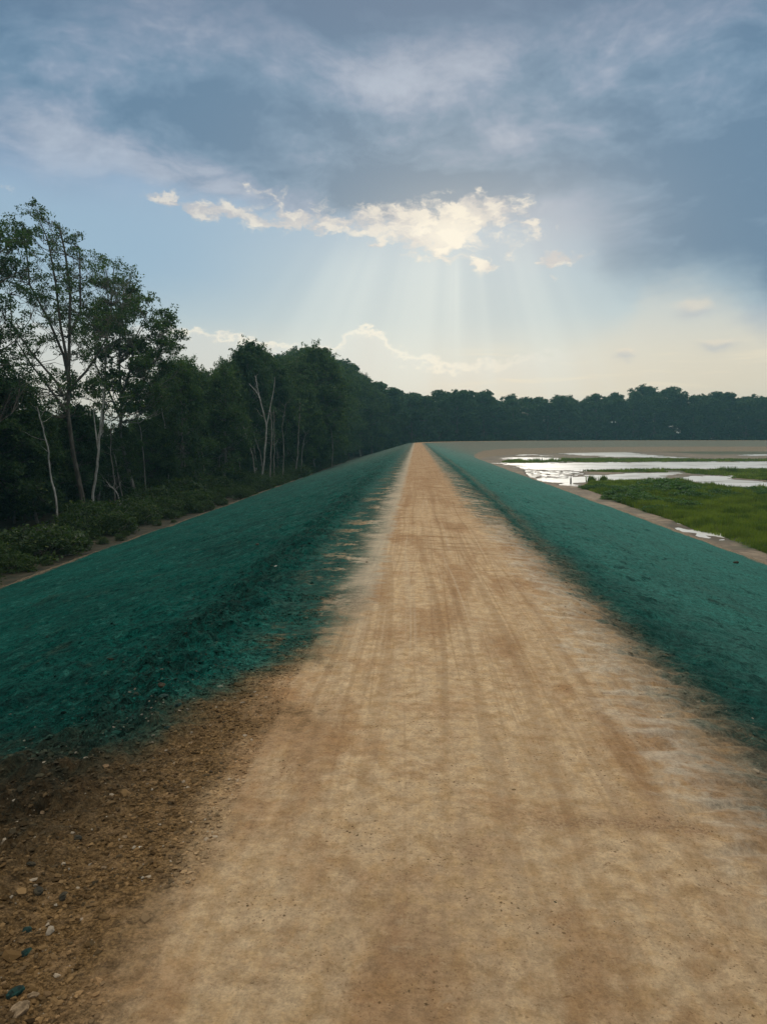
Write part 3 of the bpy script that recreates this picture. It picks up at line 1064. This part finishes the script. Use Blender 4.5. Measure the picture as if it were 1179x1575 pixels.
def tree_parts(rng, trunk, lobes, lobe_r, nclus, per, leafsize, clus_r, leaf='near', bk='mid', tr=.16, extra=(), fill=1.0, limbr=.35, squash=.7, surface=.35, fringe=0):
    """trunk: polyline; lobes: list of foliage lobe centres. returns meshes of trunk, branches and crown"""
    trunk = np.asarray(trunk, float)
    n = len(trunk)
    main = [(trunk, np.linspace(tr, tr * .28, n))]
    main[0][1][0] *= 1.35
    br, C = [], []
    for e in extra:
        e = np.asarray(e, float)
        br.append((e, np.linspace(tr * .6, tr * .15, len(e))))
    allp = np.concatenate([trunk[n // 3:]] + [np.asarray(e, float) for e in extra])
    for L in lobes:
        L = np.asarray(L[:3], float)
        low = allp[allp[:, 2] < L[2] - lobe_r * .3]
        if len(low) == 0: low = allp[:1]
        w = np.linalg.norm((low - L) * np.array([1, 1, .8]), axis=1)
        a = low[np.argmin(w)]
        rr = tr * limbr * .8
        p, r = limb(rng, a, L, rr, rr * .35)
        br.append((p, r))
        k = max(3, int(nclus * (.75 + .5 * rng.random())))
        q = rng.normal(size=(k, 3))
        q /= np.linalg.norm(q, axis=1)[:, None]
        rad = (surface + (1 - surface) * rng.random(k) ** .7)[:, None] * lobe_r * (.8 + .4 * rng.random())
        c = L + q * rad * np.array([1, 1, squash])
        C.append(c)
        for ci in c[:: max(1, k // 10)]:
            a2 = p[rng.integers(len(p) // 2, len(p))]
            br.append(limb(rng, a2, ci, rr * .3, rr * .1, 4, .05, .05))
    C = np.concatenate(C)
    sprig = []
    for L in lobes:
        for _ in range(fringe):
            v_ = rng.normal(size=3) + np.array([0, 0, .6])
            v_ /= np.linalg.norm(v_)
            o_, e_ = np.asarray(L[:3]) + v_ * lobe_r * .6, np.asarray(L[:3]) + v_ * lobe_r * rng.uniform(1.3, 2.0)
            br.append(limb(rng, o_, e_, tr * .05, tr * .02, 4, -.04, .05))
            sprig += [o_ + (e_ - o_) * t for t in (.35, .6, .8, 1.0)]
    tv, tf = tubes(main, 8)
    bv, bf = tubes(br, 5)
    lv, lf = leaves(rng, C, clus_r, per, leafsize, squash)
    if sprig:
        v2, f2 = leaves(rng, np.array(sprig), clus_r * .6, max(3, per // 3), leafsize * .85, squash)
        lf = np.concatenate([lf, f2 + len(lv)])
        lv = np.concatenate([lv, v2])
    return (mesh('trunk', tv, tf, BARK[bk]), mesh('branches', bv, bf, BARK[bk]), mesh('crown', lv, lf, LEAF[leaf], smooth=False))


def plant_tree(name, loc, parts, label, cat, group=None, rot=0, scale=(1, 1, 1), names=('trunk', 'branches', 'crown')):
    root = bpy.data.objects.new(name, None)
    COL.objects.link(root)
    root.location = tuple(loc)
    root.rotation_euler = (0, 0, rot)
    root.scale = scale
    root.empty_display_size = .3
    tag(root, label, cat, group)
    for nm, me in zip(names, parts):
        obj(nm, me, root)
    return root


def copy_tree(src, loc, rot, scale, label=None, group=None):
    r = src.copy()
    COL.objects.link(r)
    r.location = tuple(loc)
    r.rotation_euler = (0, 0, rot)
    r.scale = scale
    if label: r['label'] = label
    if group: r['group'] = group
    for ch in src.children:
        c = ch.copy()
        COL.objects.link(c)
        c.parent = r
    return r


def ell_lobes(rng, n, zc, rx, rz, power=.55, lean=(0, 0)):
    q = rng.normal(size=(n, 3))
    q /= np.linalg.norm(q, axis=1)[:, None]
    q *= (rng.random(n) ** power)[:, None]
    q = q * np.array([rx, rx, rz])
    q[:, 2] += zc
    q[:, 0] += lean[0] * q[:, 2]
    q[:, 1] += lean[1] * q[:, 2]
    return q


def wobbly(rng, H, n=9, wob=.012, lean=(0, 0)):
    t = np.linspace(0, 1, n)
    x = lean[0] * H * t + np.cumsum(rng.normal(0, wob * H, n)) * (t > 0)
    y = lean[1] * H * t + np.cumsum(rng.normal(0, wob * H, n)) * (t > 0)
    return np.stack([x, y, H * t], -1)


def rel(pts, base):
    return [tuple(np.asarray(p) - base) for p in pts]


def traced(points, Y, lobespx, rng, ydepth=2.5):
    """trunk polyline and foliage lobes of one particular tree, in metres from its base"""
    base = sight(*points[0], Y)
    base[2] = GZ
    trunk = [np.zeros(3)] + [sight(x, y, Y) - base + np.array((0, rng.normal(0, .25), 0)) for x, y in points[1:]]
    lob = [sight(x, y, Y) - base + np.array((0, rng.normal(0, ydepth), 0)) for x, y in lobespx]
    return base, trunk, lob


rng = np.random.default_rng(11)


def branch_px(pts, Y, base, rng):
    return [sight(x, y, Y) - base + np.array((0, rng.normal(0, .6), 0)) for x, y in pts]


# 1 tall airy tree with several ascending stems
lob = []
for i in range(235):
    t = rng.random()
    y = 335 + 300 * rng.random() ** 1.0
    half = np.interp(y, [320, 345, 400, 470, 560, 640], [12, 45, 72, 85, 78, 60])
    cx = np.interp(y, [320, 345, 400, 470, 560, 640], [62, 65, 78, 80, 75, 85])
    lob.append((cx + half * (2 * rng.random() - 1), y))
b, tk, lb = traced([(131, 800), (126, 760), (115, 700), (106, 640), (102, 580), (106, 520), (108, 450), (100, 390), (92, 350)], 53, lob, rng)
ex = [branch_px(p, 53, b, rng) for p in ([(104, 600), (92, 545), (70, 490), (52, 440), (40, 380), (36, 345)], [(104, 610), (84, 590), (50, 545), (22, 500), (5, 450)],
                                        [(102, 570), (88, 500), (78, 430), (70, 370), (66, 335)], [(106, 520), (118, 480), (128, 430), (122, 380)], [(104, 640), (70, 600), (40, 560), (5, 500)],
                                        [(107, 600), (128, 570), (150, 540), (165, 520)])]
plant_tree('airy_tree', b, tree_parts(rng, tk, lb, .55, 9, 11, .075, .28, 'near', 'dark', .2, ex, limbr=.16, squash=.6),
           'tallest airy tree with open crown and forked dark limbs against the sky', 'tree')
# 2 sparse tree between it and the round one
lob = [(173 + 21 * max(-1.6, min(1.6, rng.normal())), 405 + 110 * rng.random()) for _ in range(80)]
b, tk, lb = traced([(150, 775), (156, 700), (158, 620), (164, 540), (172, 470), (176, 410)], 61, lob, rng, 1.5)
plant_tree('sparse_tree', b, tree_parts(rng, tk, lb, .6, 9, 6, .08, .3, 'near', 'mid', .13, limbr=.2),
           'thin sparse crowned tree between the airy tree and the round crowned one', 'tree')
# 3 round dense crown
lob = []
while len(lob) < 122:
    x, y = 125 + 145 * rng.random(), 440 + 190 * rng.random()
    half = np.interp(y, [436, 460, 500, 560, 630], [18, 45, 68, 70, 62])
    cx = np.interp(y, [436, 500, 630], [192, 198, 192])
    if abs(x - cx) < half: lob.append((x, y))
b, tk, lb = traced([(212, 778), (204, 745), (194, 710), (188, 670), (186, 620), (184, 560), (184, 500), (190, 455)], 64, lob, rng, 2.2)
ex = [branch_px(p, 64, b, rng) for p in ([(186, 620), (200, 570), (204, 520), (220, 480)], [(188, 650), (165, 600), (150, 560), (142, 520)], [(187, 640), (215, 600), (240, 560), (250, 520)])]
plant_tree('round_crowned_tree', b, tree_parts(rng, tk, lb, .8, 18, 13, .11, .34, 'near', 'mid', .2, ex, fringe=2),
           'leafy tree with full rounded crown and bent grey trunk', 'tree')
# 4 left edge
lob = [(-34 + 32 * max(-1.8, min(1.8, rng.normal())), 345 + 250 * rng.random()) for _ in range(66)]
b, tk, lb = traced([(-30, 830), (-32, 700), (-40, 560), (-38, 430), (-36, 360)], 42, lob, rng, 1.8)
plant_tree('edge_tree', b, tree_parts(rng, tk, lb, .85, 18, 12, .085, .3, 'dark', 'dark', .18),
           'dark leafy tree cut off by the left edge of the picture', 'tree')


# pale stems
def stem(points, Y, r, label, name='pale_sapling', bk='pale', forks=(), crown=None, cat='tree', leaf='near'):
    base = sight(*points[0], Y)
    root = bpy.data.objects.new(name, None)
    COL.objects.link(root)
    root.location = base
    root.empty_display_size = .3
    tag(root, label, cat)
    P = np.array([sight(x, y, Y) - base for x, y in points])
    P[0, 2] = min(P[0, 2], GZ - .1 - base[2])
    t = np.linspace(0, 1, 4 * len(P))
    s0 = np.linspace(0, 1, len(P))
    Q = np.stack([np.interp(t, s0, P[:, i]) for i in range(3)], -1)
    Q[1:-1] += rng.normal(0, .03, (len(Q) - 2, 3))
    v, f = tubes([(Q, np.linspace(r, r * .45, len(Q)))], 7)
    obj('trunk', mesh('trunk', v, f, BARK[bk]), root)
    br = [(np.array([sight(x, y, Y) - base for x, y in fk]), np.linspace(r * .6, r * .25, len(fk))) for fk in forks]
    tips = [Q[-1]] + [b_[0][-1] for b_ in br]
    for i in range(7):
        a = Q[rng.integers(len(Q) // 2, len(Q))]
        br.append(limb(rng, a, a + np.array([rng.normal(0, .7), rng.normal(0, .7), .5 + .7 * rng.random()]), r * .25, r * .08, 5, .05))
        tips.append(br[-1][0][-1])
    v, f = tubes(br, 5)
    obj('branches', mesh('branches', v, f, BARK[bk]), root)
    if crown:
        k, rad, per, ls = crown
        C = np.repeat(np.array(tips), k, 0) + rng.normal(0, rad, (len(tips) * k, 3))
        v, f = leaves(rng, C, .35, per, ls)
        obj('crown', mesh('crown', v, f, LEAF[leaf], smooth=False), root)
    return root


stem([(93, 822), (86, 770), (76, 710), (68, 665), (57, 625)], 46, .075, 'leaning white barked stem nearest the left edge, bare in the dark wood')
stem([(144, 800), (143, 765), (150, 715), (152, 680), (156, 640), (160, 600)], 52, .11, 'pale crooked trunk that forks under yellowish leaves', 'pale_tree', 'pale',
     [[(151, 690), (147, 660), (143, 625)], [(152, 680), (158, 650), (166, 632)]], (5, .6, 10, .09), leaf='bush')
stem([(224, 720), (218, 670), (208, 625)], 66, .06, 'thin grey stem just right of the bent grey trunk', 'grey_sapling', 'mid')
stem([(259, 745), (257, 705), (253, 650), (246, 608)], 70, .075, 'slim pale stem standing alone below the low crowns', 'pale_sapling', 'pale', [], (4, .8, 12, .11))
stem([(192, 782), (180, 758), (165, 742)], 58, .07, 'short broken pale log leaning under the trees', 'broken_sapling', 'pale')
stem([(190, 735), (176, 700), (158, 675)], 62, .06, 'slanting dead limb propped behind the pale crooked trunk', 'dead_limb', 'mid')
stem([(403, 748), (405, 720), (408, 690), (410, 655), (400, 615), (395, 590), (392, 578)], 92, .13, 'pale tree forking in a wide Y at the wood edge', 'forked_tree', 'pale',
     [[(410, 655), (416, 625), (421, 600), (423, 580)], [(400, 612), (392, 600), (383, 590)]])
stem([(415, 748), (417, 700), (418, 650), (416, 632)], 91, .10, 'straight pale stem right beside the forked one', 'pale_sapling', 'mid')
stem([(421, 735), (422, 690), (421, 630)], 93, .08, 'third slim stem at the right of the forked pale tree', 'pale_sapling', 'mid')
stem([(396, 748), (388, 700), (378, 668), (366, 640), (360, 634)], 90, .10, 'curved pale stem leaning left beside the forked tree', 'pale_sapling', 'mid')
stem([(406, 722), (400, 695), (390, 668), (380, 648)], 94, .07, 'slanted stem crossing behind the forked tree', 'pale_sapling', 'mid')
stem([(371, 712), (366, 690), (360, 668)], 88, .06, 'short pale stub between leaning stems and low bushes', 'broken_sapling', 'mid')
stem([(340, 722), (352, 716), (363, 711)], 86, .06, 'fallen pale branch lying over the bushes', 'fallen_branch', 'mid', cat='branch')
stem([(453, 735), (458, 700), (460, 650), (462, 620)], 108, .12, 'grey trunk standing in shade right of the forked tree', 'grey_tree', 'mid', [], (5, 1.2, 14, .2))
stem([(462, 728), (465, 690), (470, 668)], 110, .09, 'thin grey stem close to the shaded grey trunk', 'grey_sapling', 'mid')

for a_ in (([(22, 800), (24, 740), (20, 680), (24, 640)], 50, .07, 'dim grey sapling trunk far inside the wood near the left edge'),
           ([(286, 735), (283, 690), (288, 650), (284, 615)], 76, .07, 'slender pale trunk under the low feathery tree'),
           ([(316, 738), (312, 700), (304, 665)], 80, .06, 'thin trunk leaning left before the low rounded tree'),
           ([(434, 742), (437, 700), (434, 655), (440, 620)], 98, .08, 'smooth grey trunk between the forked tree and the shaded trunks'),
           ([(178, 790), (176, 740), (170, 690), (172, 650)], 60, .06, 'dim thin trunk between the crooked pale trunk and the bent grey one'),
           ([(510, 722), (512, 690), (508, 650)], 128, .09, 'faint grey trunk at the wood edge halfway to the bend')):
    stem(*a_, 'grey_sapling', 'mid')

# skyline of the wood seen along the road (photo px -> height of the tree tops)
SKY = np.array([(-400, 230), (-60, 330), (0, 400), (60, 470), (120, 500), (190, 520), (260, 540), (275, 545), (300, 558), (340, 572), (350, 550), (385, 527), (430, 552), (455, 545), (480, 535),
                (520, 549), (560, 574), (600, 599), (640, 606), (690, 600), (740, 602), (800, 613), (820, 606), (880, 603), (950, 602), (985, 595), (1040, 598), (1100, 604), (1150, 607), (1179, 614), (1400, 600)], float)


def px_of(x, y):
    """photo column of a ground point"""
    c, s = math.cos(-YAW), math.sin(-YAW)
    u, v = x * c - y * s, x * s + y * c
    return 589.5 + FL * u / (v * math.cos(PITCH))


def top_at(x, y):
    px = px_of(x, y)
    t = np.interp(px, SKY[:, 0], SKY[:, 1])
    d = ray(px, t)
    return EYE + d[2] / d[1] * y - GZ


# prototypes, about 16 m tall each (scaled to fit); foliage nearly to the ground as at a wood edge
def proto(name, seed, H, rx, leafsize, nl, nclus, per, lobe_r, leaf, bk, label, cat='tree', group=None, low=.07, fringe=3):
    rg = np.random.default_rng(seed)
    z0 = H * low
    lobes = []
    for i in range(nl):
        z = z0 + (H - z0 - lobe_r * .6) * rg.random() ** .85
        u = (z - z0) / (H - z0)
        w = rx * (math.sin(math.pi * min(1, .18 + u * .80)) ** .55) * (.45 + .6 * rg.random())
        a = rg.random() * 6.283
        lobes.append((w * math.cos(a), w * math.sin(a), z))
    lobes.append((0, 0, H - lobe_r * .7))
    tk = wobbly(rg, H * .92)
    parts = tree_parts(rg, tk, lobes, lobe_r, nclus, per, leafsize, lobe_r * .42, leaf, bk, H * .011, squash=.8, fringe=fringe)
    r = plant_tree(name, (0, 0, 0), parts, label, cat, group)
    r['h'] = H
    return r


GL = 'trees of the left wood'
GF = 'trees of the far wood'
LAB_L = 'mid green broadleaf tree merging into the left wood edge'
LAB_F = 'dark hazy broadleaf tree in the far wood beyond the bend'
PL = [proto('woodland_tree', 100 + i, 16, rx, .15, nl, 22, 14, lr, lf, bk, LAB_L, 'tree', GL)
      for i, (rx, nl, lr, lf, bk) in enumerate([(3.3, 60, 1.05, 'near', 'mid'), (2.8, 52, 1.0, 'dark', 'mid'), (4.0, 72, 1.05, 'near', 'dark'), (3.0, 64, .9, 'dark', 'dark'), (3.6, 56, 1.15, 'near', 'mid')])]
PF = [proto('distant_tree', 200 + i, 24, rx, .30, nl, 18, 16, lr, 'dark', 'dark', LAB_F, 'tree', GF, low=.1, fringe=0)
      for i, (rx, nl, lr) in enumerate([(5.8, 58, 1.7), (5.2, 52, 1.7), (6.6, 66, 1.7), (4.8, 50, 1.5), (6.0, 58, 1.9)])]
used = set()


def put(protos, x, y, h, i, wide=1.0, label=None):
    p = protos[i % len(protos)]
    k = h / p['h']
    kw = k * wide
    a = random.random() * 6.28
    sc = (kw * random.uniform(.88, 1.12), kw * random.uniform(.88, 1.12), k)
    if p.name not in used:
        used.add(p.name)
        p.location, p.rotation_euler, p.scale = (x, y, GZ), (0, 0, a), sc
        if label: p['label'] = label
        return p
    return copy_tree(p, (x, y, GZ), a, sc, label)


random.seed(5)
i = 0
# named crowns that stand out on the skyline
put(PL, *(lambda p: (p[0], p[1]))(sight(388, 700, 98)), top_at(*sight(388, 700, 98)[:2]) + .2, 1, .85, 'tall dark pointed crown above the forked pale tree')
put(PL, *(lambda p: (p[0], p[1]))(sight(484, 700, 130)), top_at(*sight(484, 700, 130)[:2]) + .3, 2, 1.0, 'broad high crown on the skyline between the dark pointed crown and the bend')
put(PL, *(lambda p: (p[0], p[1]))(sight(345, 700, 82)), top_at(*sight(312, 700, 82)[:2]) - .3, 0, .9, 'low rounded tree left of the dark pointed crown')
put(PL, *(lambda p: (p[0], p[1]))(sight(285, 700, 72)), top_at(*sight(285, 700, 72)[:2]) - .2, 4, .8, 'low feathery tree right of the round crowned tree')
for k in range(4): PL[k]['label'] if False else None
y = 30.0
while y < 235:
    for row, off in ((0, 0), (1, 4.5), (2, 9.0)):
        if row == 2 and y > 150: continue
        x = -23.0 - off + random.uniform(-1.2, 1.2) - (3.0 if y < 80 else 0) + (3.0 if y > 105 else 0) + max(0, (y - 190)) ** 2 / 260
        yy = y + random.uniform(-1.2, 1.2)
        h = top_at(x, yy)
        px = px_of(x, yy)
        h *= random.uniform(.82, .97) if row == 0 else random.uniform(.9, 1.0)
        if px < 270:
            h = min(h, random.uniform(6.0, 8.3) if px > 0 else 11)
        h = min(h, 24)
        put(PL, x, yy, max(h, 5), i, 1.15 if h < 12 else .95)
        i += 1
    y += 3.6 + y * .016
# corner and far wood behind the bend
i = 0
for row in range(3):
    t = 0.0
    while t < 330:
        # follows the outer toe round the bend
        sx_ = 205 + t + row * 3
        x, y, nx, ny = (float(v) for v in path(sx_))
        off = -(22 + row * 9 + random.uniform(-2, 2))
        X0, Y0 = x + nx * off, y + ny * off
        if X0 / Y0 < .56 and not (row == 0 and t < 15):
            h = top_at(X0, Y0) * (random.uniform(.84, 1.03) if row < 2 else random.uniform(.9, 1.04))
            put(PF, X0, Y0, min(max(h, 12), 34), i, random.uniform(1.0, 1.35))
            i += 1
        t += random.uniform(6.5, 9.0) if row < 2 else random.uniform(9, 12)


# bushes along the left toe
def bush_proto(name, seed, w, h, ls, n, per, leaf, label, group=None, cat='bush'):
    rg = np.random.default_rng(seed)
    C, br = [], []
    for k in range(n):
        a, r, z = rg.random() * 6.28, w * rg.random() ** .6, rg.random() ** .8
        c = np.array([r * math.cos(a), r * math.sin(a), h * z * (1 - .45 * (r / w) ** 2)])
        C.append(c)
        if k % 3 == 0:
            br.append(limb(rg, (rg.normal(0, .1), rg.normal(0, .1), 0), c, .018, .006, 5, .05))
    bv, bf = tubes(br, 4)
    lv, lf = leaves(rg, np.array(C), .28 * w ** .5, per, ls, .8)
    r = plant_tree(name, (0, 0, 0), (mesh('stems', bv, bf, BARK['mid']), mesh('foliage', lv, lf, LEAF[leaf], smooth=False)), label, cat, group, names=('stems', 'foliage'))
    r['h'] = h
    return r


GB = 'bushes at the foot of the left wood'
PB = [bush_proto('bush', 300 + k, 1.3, 1.6, .075, 100, 26, 'bush', 'low leafy bush at the foot of the left wood', GB) for k in range(4)]
y = 26.0
i = 0
while y < 185:
    for row in range(3):
        if row == 2 and y > 110: continue
        x = -17.5 - row * 1.6 + random.uniform(-.7, .7) + (.2 if y > 60 else 0)
        h = random.uniform(.3, 1.3) * (1 + .4 * row) * (1.15 if y > 70 else 1)
        if row == 0: h *= .75
        put(PB, x, y + random.uniform(-.8, .8), h, i, random.uniform(.9, 1.6))
        i += 1
    y += 2.1 + max(0, y - 60) * .018

# dense undergrowth inside the wood
rg = np.random.default_rng(77)
n = 5200
yy = 22 + 300 * rg.random(n) ** 1.25
xx = -27.5 - 9 * rg.random(n) + np.maximum(yy - 190, 0) ** 2 / 260
zz = GZ + 5.2 * rg.random(n) ** 1.2
v, f = leaves(rg, np.stack([xx, yy, zz], -1), .9, 16, .26)
tag(obj('undergrowth', mesh('undergrowth', v, f, LEAF['dark'], smooth=False)), 'dark undergrowth filling the inside of the left wood', kind='stuff')
sx2 = 205 + 330 * rg.random(3600)
px3, py3, nx3, ny3 = path(sx2)
of = -(30 + 16 * rg.random(3600))
v, f = leaves(rg, np.stack([px3 + nx3 * of, py3 + ny3 * of, GZ + 12 * rg.random(3600)], -1), 1.8, 12, .5)
tag(obj('undergrowth', mesh('undergrowth', v, f, LEAF['dark'], smooth=False)), 'dark undergrowth filling the far wood', kind='stuff')

# ------------------------------------------------------------------ marsh
m = new_mat('marsh_grass_blades')
r = island()
gp = X(X.nt.nodes.new('ShaderNodeNewGeometry').outputs['Position'])
nn = noise(gp, .35, 4, .6)
c = mix(sstep(nn, .38, .62), (.062, .105, .012), (.17, .22, .028))
c = mix(r * .4, c, (.12, .17, .03))
c = mix(sstep(noise(gp, 1.6, 4, .6), .5, .68) * .5, c, (.035, .055, .012))
c = mix(sstep(r, .93, .97) * .5, c, (.20, .17, .07))
finish(c, rough=.6, spec=.2, translucent=.4)
MAT_GRASS = m


def blades(name, x, y, h, w, rng, lean=.35):
    n = len(x)
    z = ground_h(x, y)
    a = rng.random(n) * 6.283
    u = np.stack([np.cos(a), np.sin(a), np.zeros(n)], -1)
    b = rng.random(n) * 6.283
    ln = np.stack([np.cos(b), np.sin(b), np.zeros(n)], -1) * (h * lean * rng.random(n))[:, None]
    base = np.stack([x, y, z], -1)
    up = np.array([0, 0, 1.0])
    V = np.stack([base - u * w[:, None], base + u * w[:, None],
                  base + u * (w * .8)[:, None] + ln * .35 + up * (h * .55)[:, None], base - u * (w * .8)[:, None] + ln * .35 + up * (h * .55)[:, None],
                  base + ln + up * h[:, None]], 1).reshape(-1, 3)
    o = (np.arange(n) * 5)[:, None]
    return mesh(name, V, [np.array([[0, 1, 2, 3]]) + o, np.array([[3, 2, 4]]) + o], MAT_GRASS, smooth=False)


def scatter(poly, n, rng, xlim=.56):
    P = np.array(poly)
    lo, hi = P.min(0), P.max(0)
    x = lo[0] + (hi[0] - lo[0]) * rng.random(n)
    y = lo[1] + (hi[1] - lo[1]) * rng.random(n)
    k = pip(x, y, poly) & (x / y < xlim)
    return x[k], y[k]


rng = np.random.default_rng(21)
x, y = scatter(VEG[0], 420000, rng, .54)
ed = pdist(x, y, VEG[0])
cl = fbm(x * .5, y * .5, 3, 15)
k = (rng.random(len(x)) < np.clip(.55 + cl * 2 + ed * .5, .12, 1)) & (rng.random(len(x)) < np.clip(1.5 - y / 110, .35, 1))
x, y, cl, ed = x[k], y[k], cl[k], ed[k]
h = (.16 + .28 * rng.random(len(x)) + .55 * np.clip(cl * 2.5, 0, 1)) * np.clip(.5 + ed * .6, .5, 1) * np.clip(y / 60, .75, 1.25)
tag(obj('marsh_grass', blades('marsh_grass', x, y, h, (.012 + .012 * rng.random(len(x))) * np.clip(y / 45, 1, 2.2), rng)),
    'dense green marsh grass between the levee foot and the pond', kind='stuff')
xs, ys, hs = [], [], []
for p, n, hh in ((GREEN[1], 60000, .3), (GREEN[2], 40000, .45), (GREEN[3], 30000, .35)):
    a_, b_ = scatter(p, n, rng, .54)
    kk = (fbm(a_ * .25, b_ * .25, 3, 66) > -.12) & (water_mask(a_, b_) < .2)
    xs.append(a_[kk]); ys.append(b_[kk]); hs.append(hh * (.4 + .8 * rng.random(kk.sum())) * (1 + 2.0 * np.clip(fbm(a_[kk] * .3, b_[kk] * .3, 2, 3), 0, 1)))
x, y, h = (np.concatenate(q) for q in (xs, ys, hs))
tag(obj('pond_sedge', blades('pond_sedge', x, y, h, .04 + .03 * rng.random(len(x)), rng)), 'thin sedge growing on the mud bars between the ponds', kind='stuff')

GM = 'shrubs in the marsh'
PM = [bush_proto('marsh_shrub', 400 + k, 1.5, 1.3, .10, 110, 24, 'marsh', 'green marsh shrub among the reeds beside the pond', GM, 'shrub') for k in range(3)]
spots = [(905, 752, .55), (925, 754, .8), (948, 756, .8), (975, 757, .9), (1000, 760, .95), (1022, 753, 1.45), (1040, 760, 1.3), (1060, 768, 1.0), (1000, 775, .9), (975, 772, 1.0), (960, 765, 1.1),
         (1030, 778, .8), (1060, 782, .7), (1108, 764, .85), (1120, 770, .6), (1160, 760, .9), (1150, 758, .7), (1175, 765, .8), (1080, 758, .6), (940, 768, .5), (1010, 786, .6)]
for j, (a, b_, hh) in enumerate(spots):
    X0, Y0 = g(a, b_)
    o = put(PM, X0, Y0, hh * .9, j, 1.9)
    o.location.z = GZ - .05
# reeds at the shore
dark_reeds = [(1172, 846, .9), (1146, 838, .8), (1010, 800, .5), (930, 770, .5)]
for j, (a, b_, w_) in enumerate([(825, 709, 2.0), (848, 709, 1.6), (866, 708.5, 2.2), (1110, 726.5, 1.4), (1124, 726.8, 1.5), (908, 742, .8), (927, 742, .7)]):
    X0, Y0 = g(a, b_)
    n = 160
    xx, yy = X0 + rng.normal(0, w_ * .35, n), Y0 + rng.normal(0, w_ * .3, n)
    me = blades('reed_clump', xx, yy, 1.0 * (.4 + .8 * rng.random(n)) * (1.0 if b_ < 730 else .9), np.full(n, .05), rng, .3)
    tag(obj('reed_clump', me), ['dark reed tuft, first along the far mud bar', 'dark reed tuft in the middle of the far mud bar', 'dark reed tuft, last of three on the far mud bar',
                                'reed tuft on the green bar by the long pond', 'taller reed tuft just right of another on the green bar',
                                'small reed tuft at the left tip of the marsh', 'small reed tuft at the pond edge behind the marsh tip'][j], 'reeds')

# stake at the water's edge
X0, Y0 = g(877, 744)
m = new_mat('weathered_wood')
n_ = noise(X(X.nt.nodes.new('ShaderNodeTexCoord').outputs['Object']), 9, 5, .6)
finish(mix(n_, (.03, .024, .018), (.09, .07, .05)), rough=.9)
post = [(np.array([(0, 0, -.3), (.01, 0, .3), (.0, .01, .66), (.0, 0, .70), (-.01, 0, .98), (-.01, 0, 1.02)]), np.array([.10, .11, .10, .07, .05, .01]))]
v, f = tubes(post, 8)
o = tag(obj('stake', mesh('stake', v, f, m), loc=(X0, Y0, GZ)), 'short dark stake standing at the pond edge left of the marsh', 'stake')

# ------------------------------------------------------------------ haze: one closed box of thin air
m = bpy.data.materials.new('thin_haze')
m.use_nodes = True
m.node_tree.nodes.clear()
pv = m.node_tree.nodes.new('ShaderNodeVolumePrincipled')
pv.inputs['Color'].default_value = (.33, .70, .80, 1)
pv.inputs['Density'].default_value = .0004
pv.inputs['Anisotropy'].default_value = .3
ho = m.node_tree.nodes.new('ShaderNodeOutputMaterial')
m.node_tree.links.new(pv.outputs[0], ho.inputs['Volume'])
bx = np.array([(x, y, z) for x in (-1550., 1550.) for y in (-350., 1550.) for z in (-6.5, 36.)])
bf = np.array([(0, 1, 3, 2), (4, 6, 7, 5), (0, 4, 5, 1), (2, 3, 7, 6), (0, 2, 6, 4), (1, 5, 7, 3)])
tag(obj('haze', mesh('haze', bx, bf, m, smooth=False)), 'thin blue evening haze', kind='stuff')
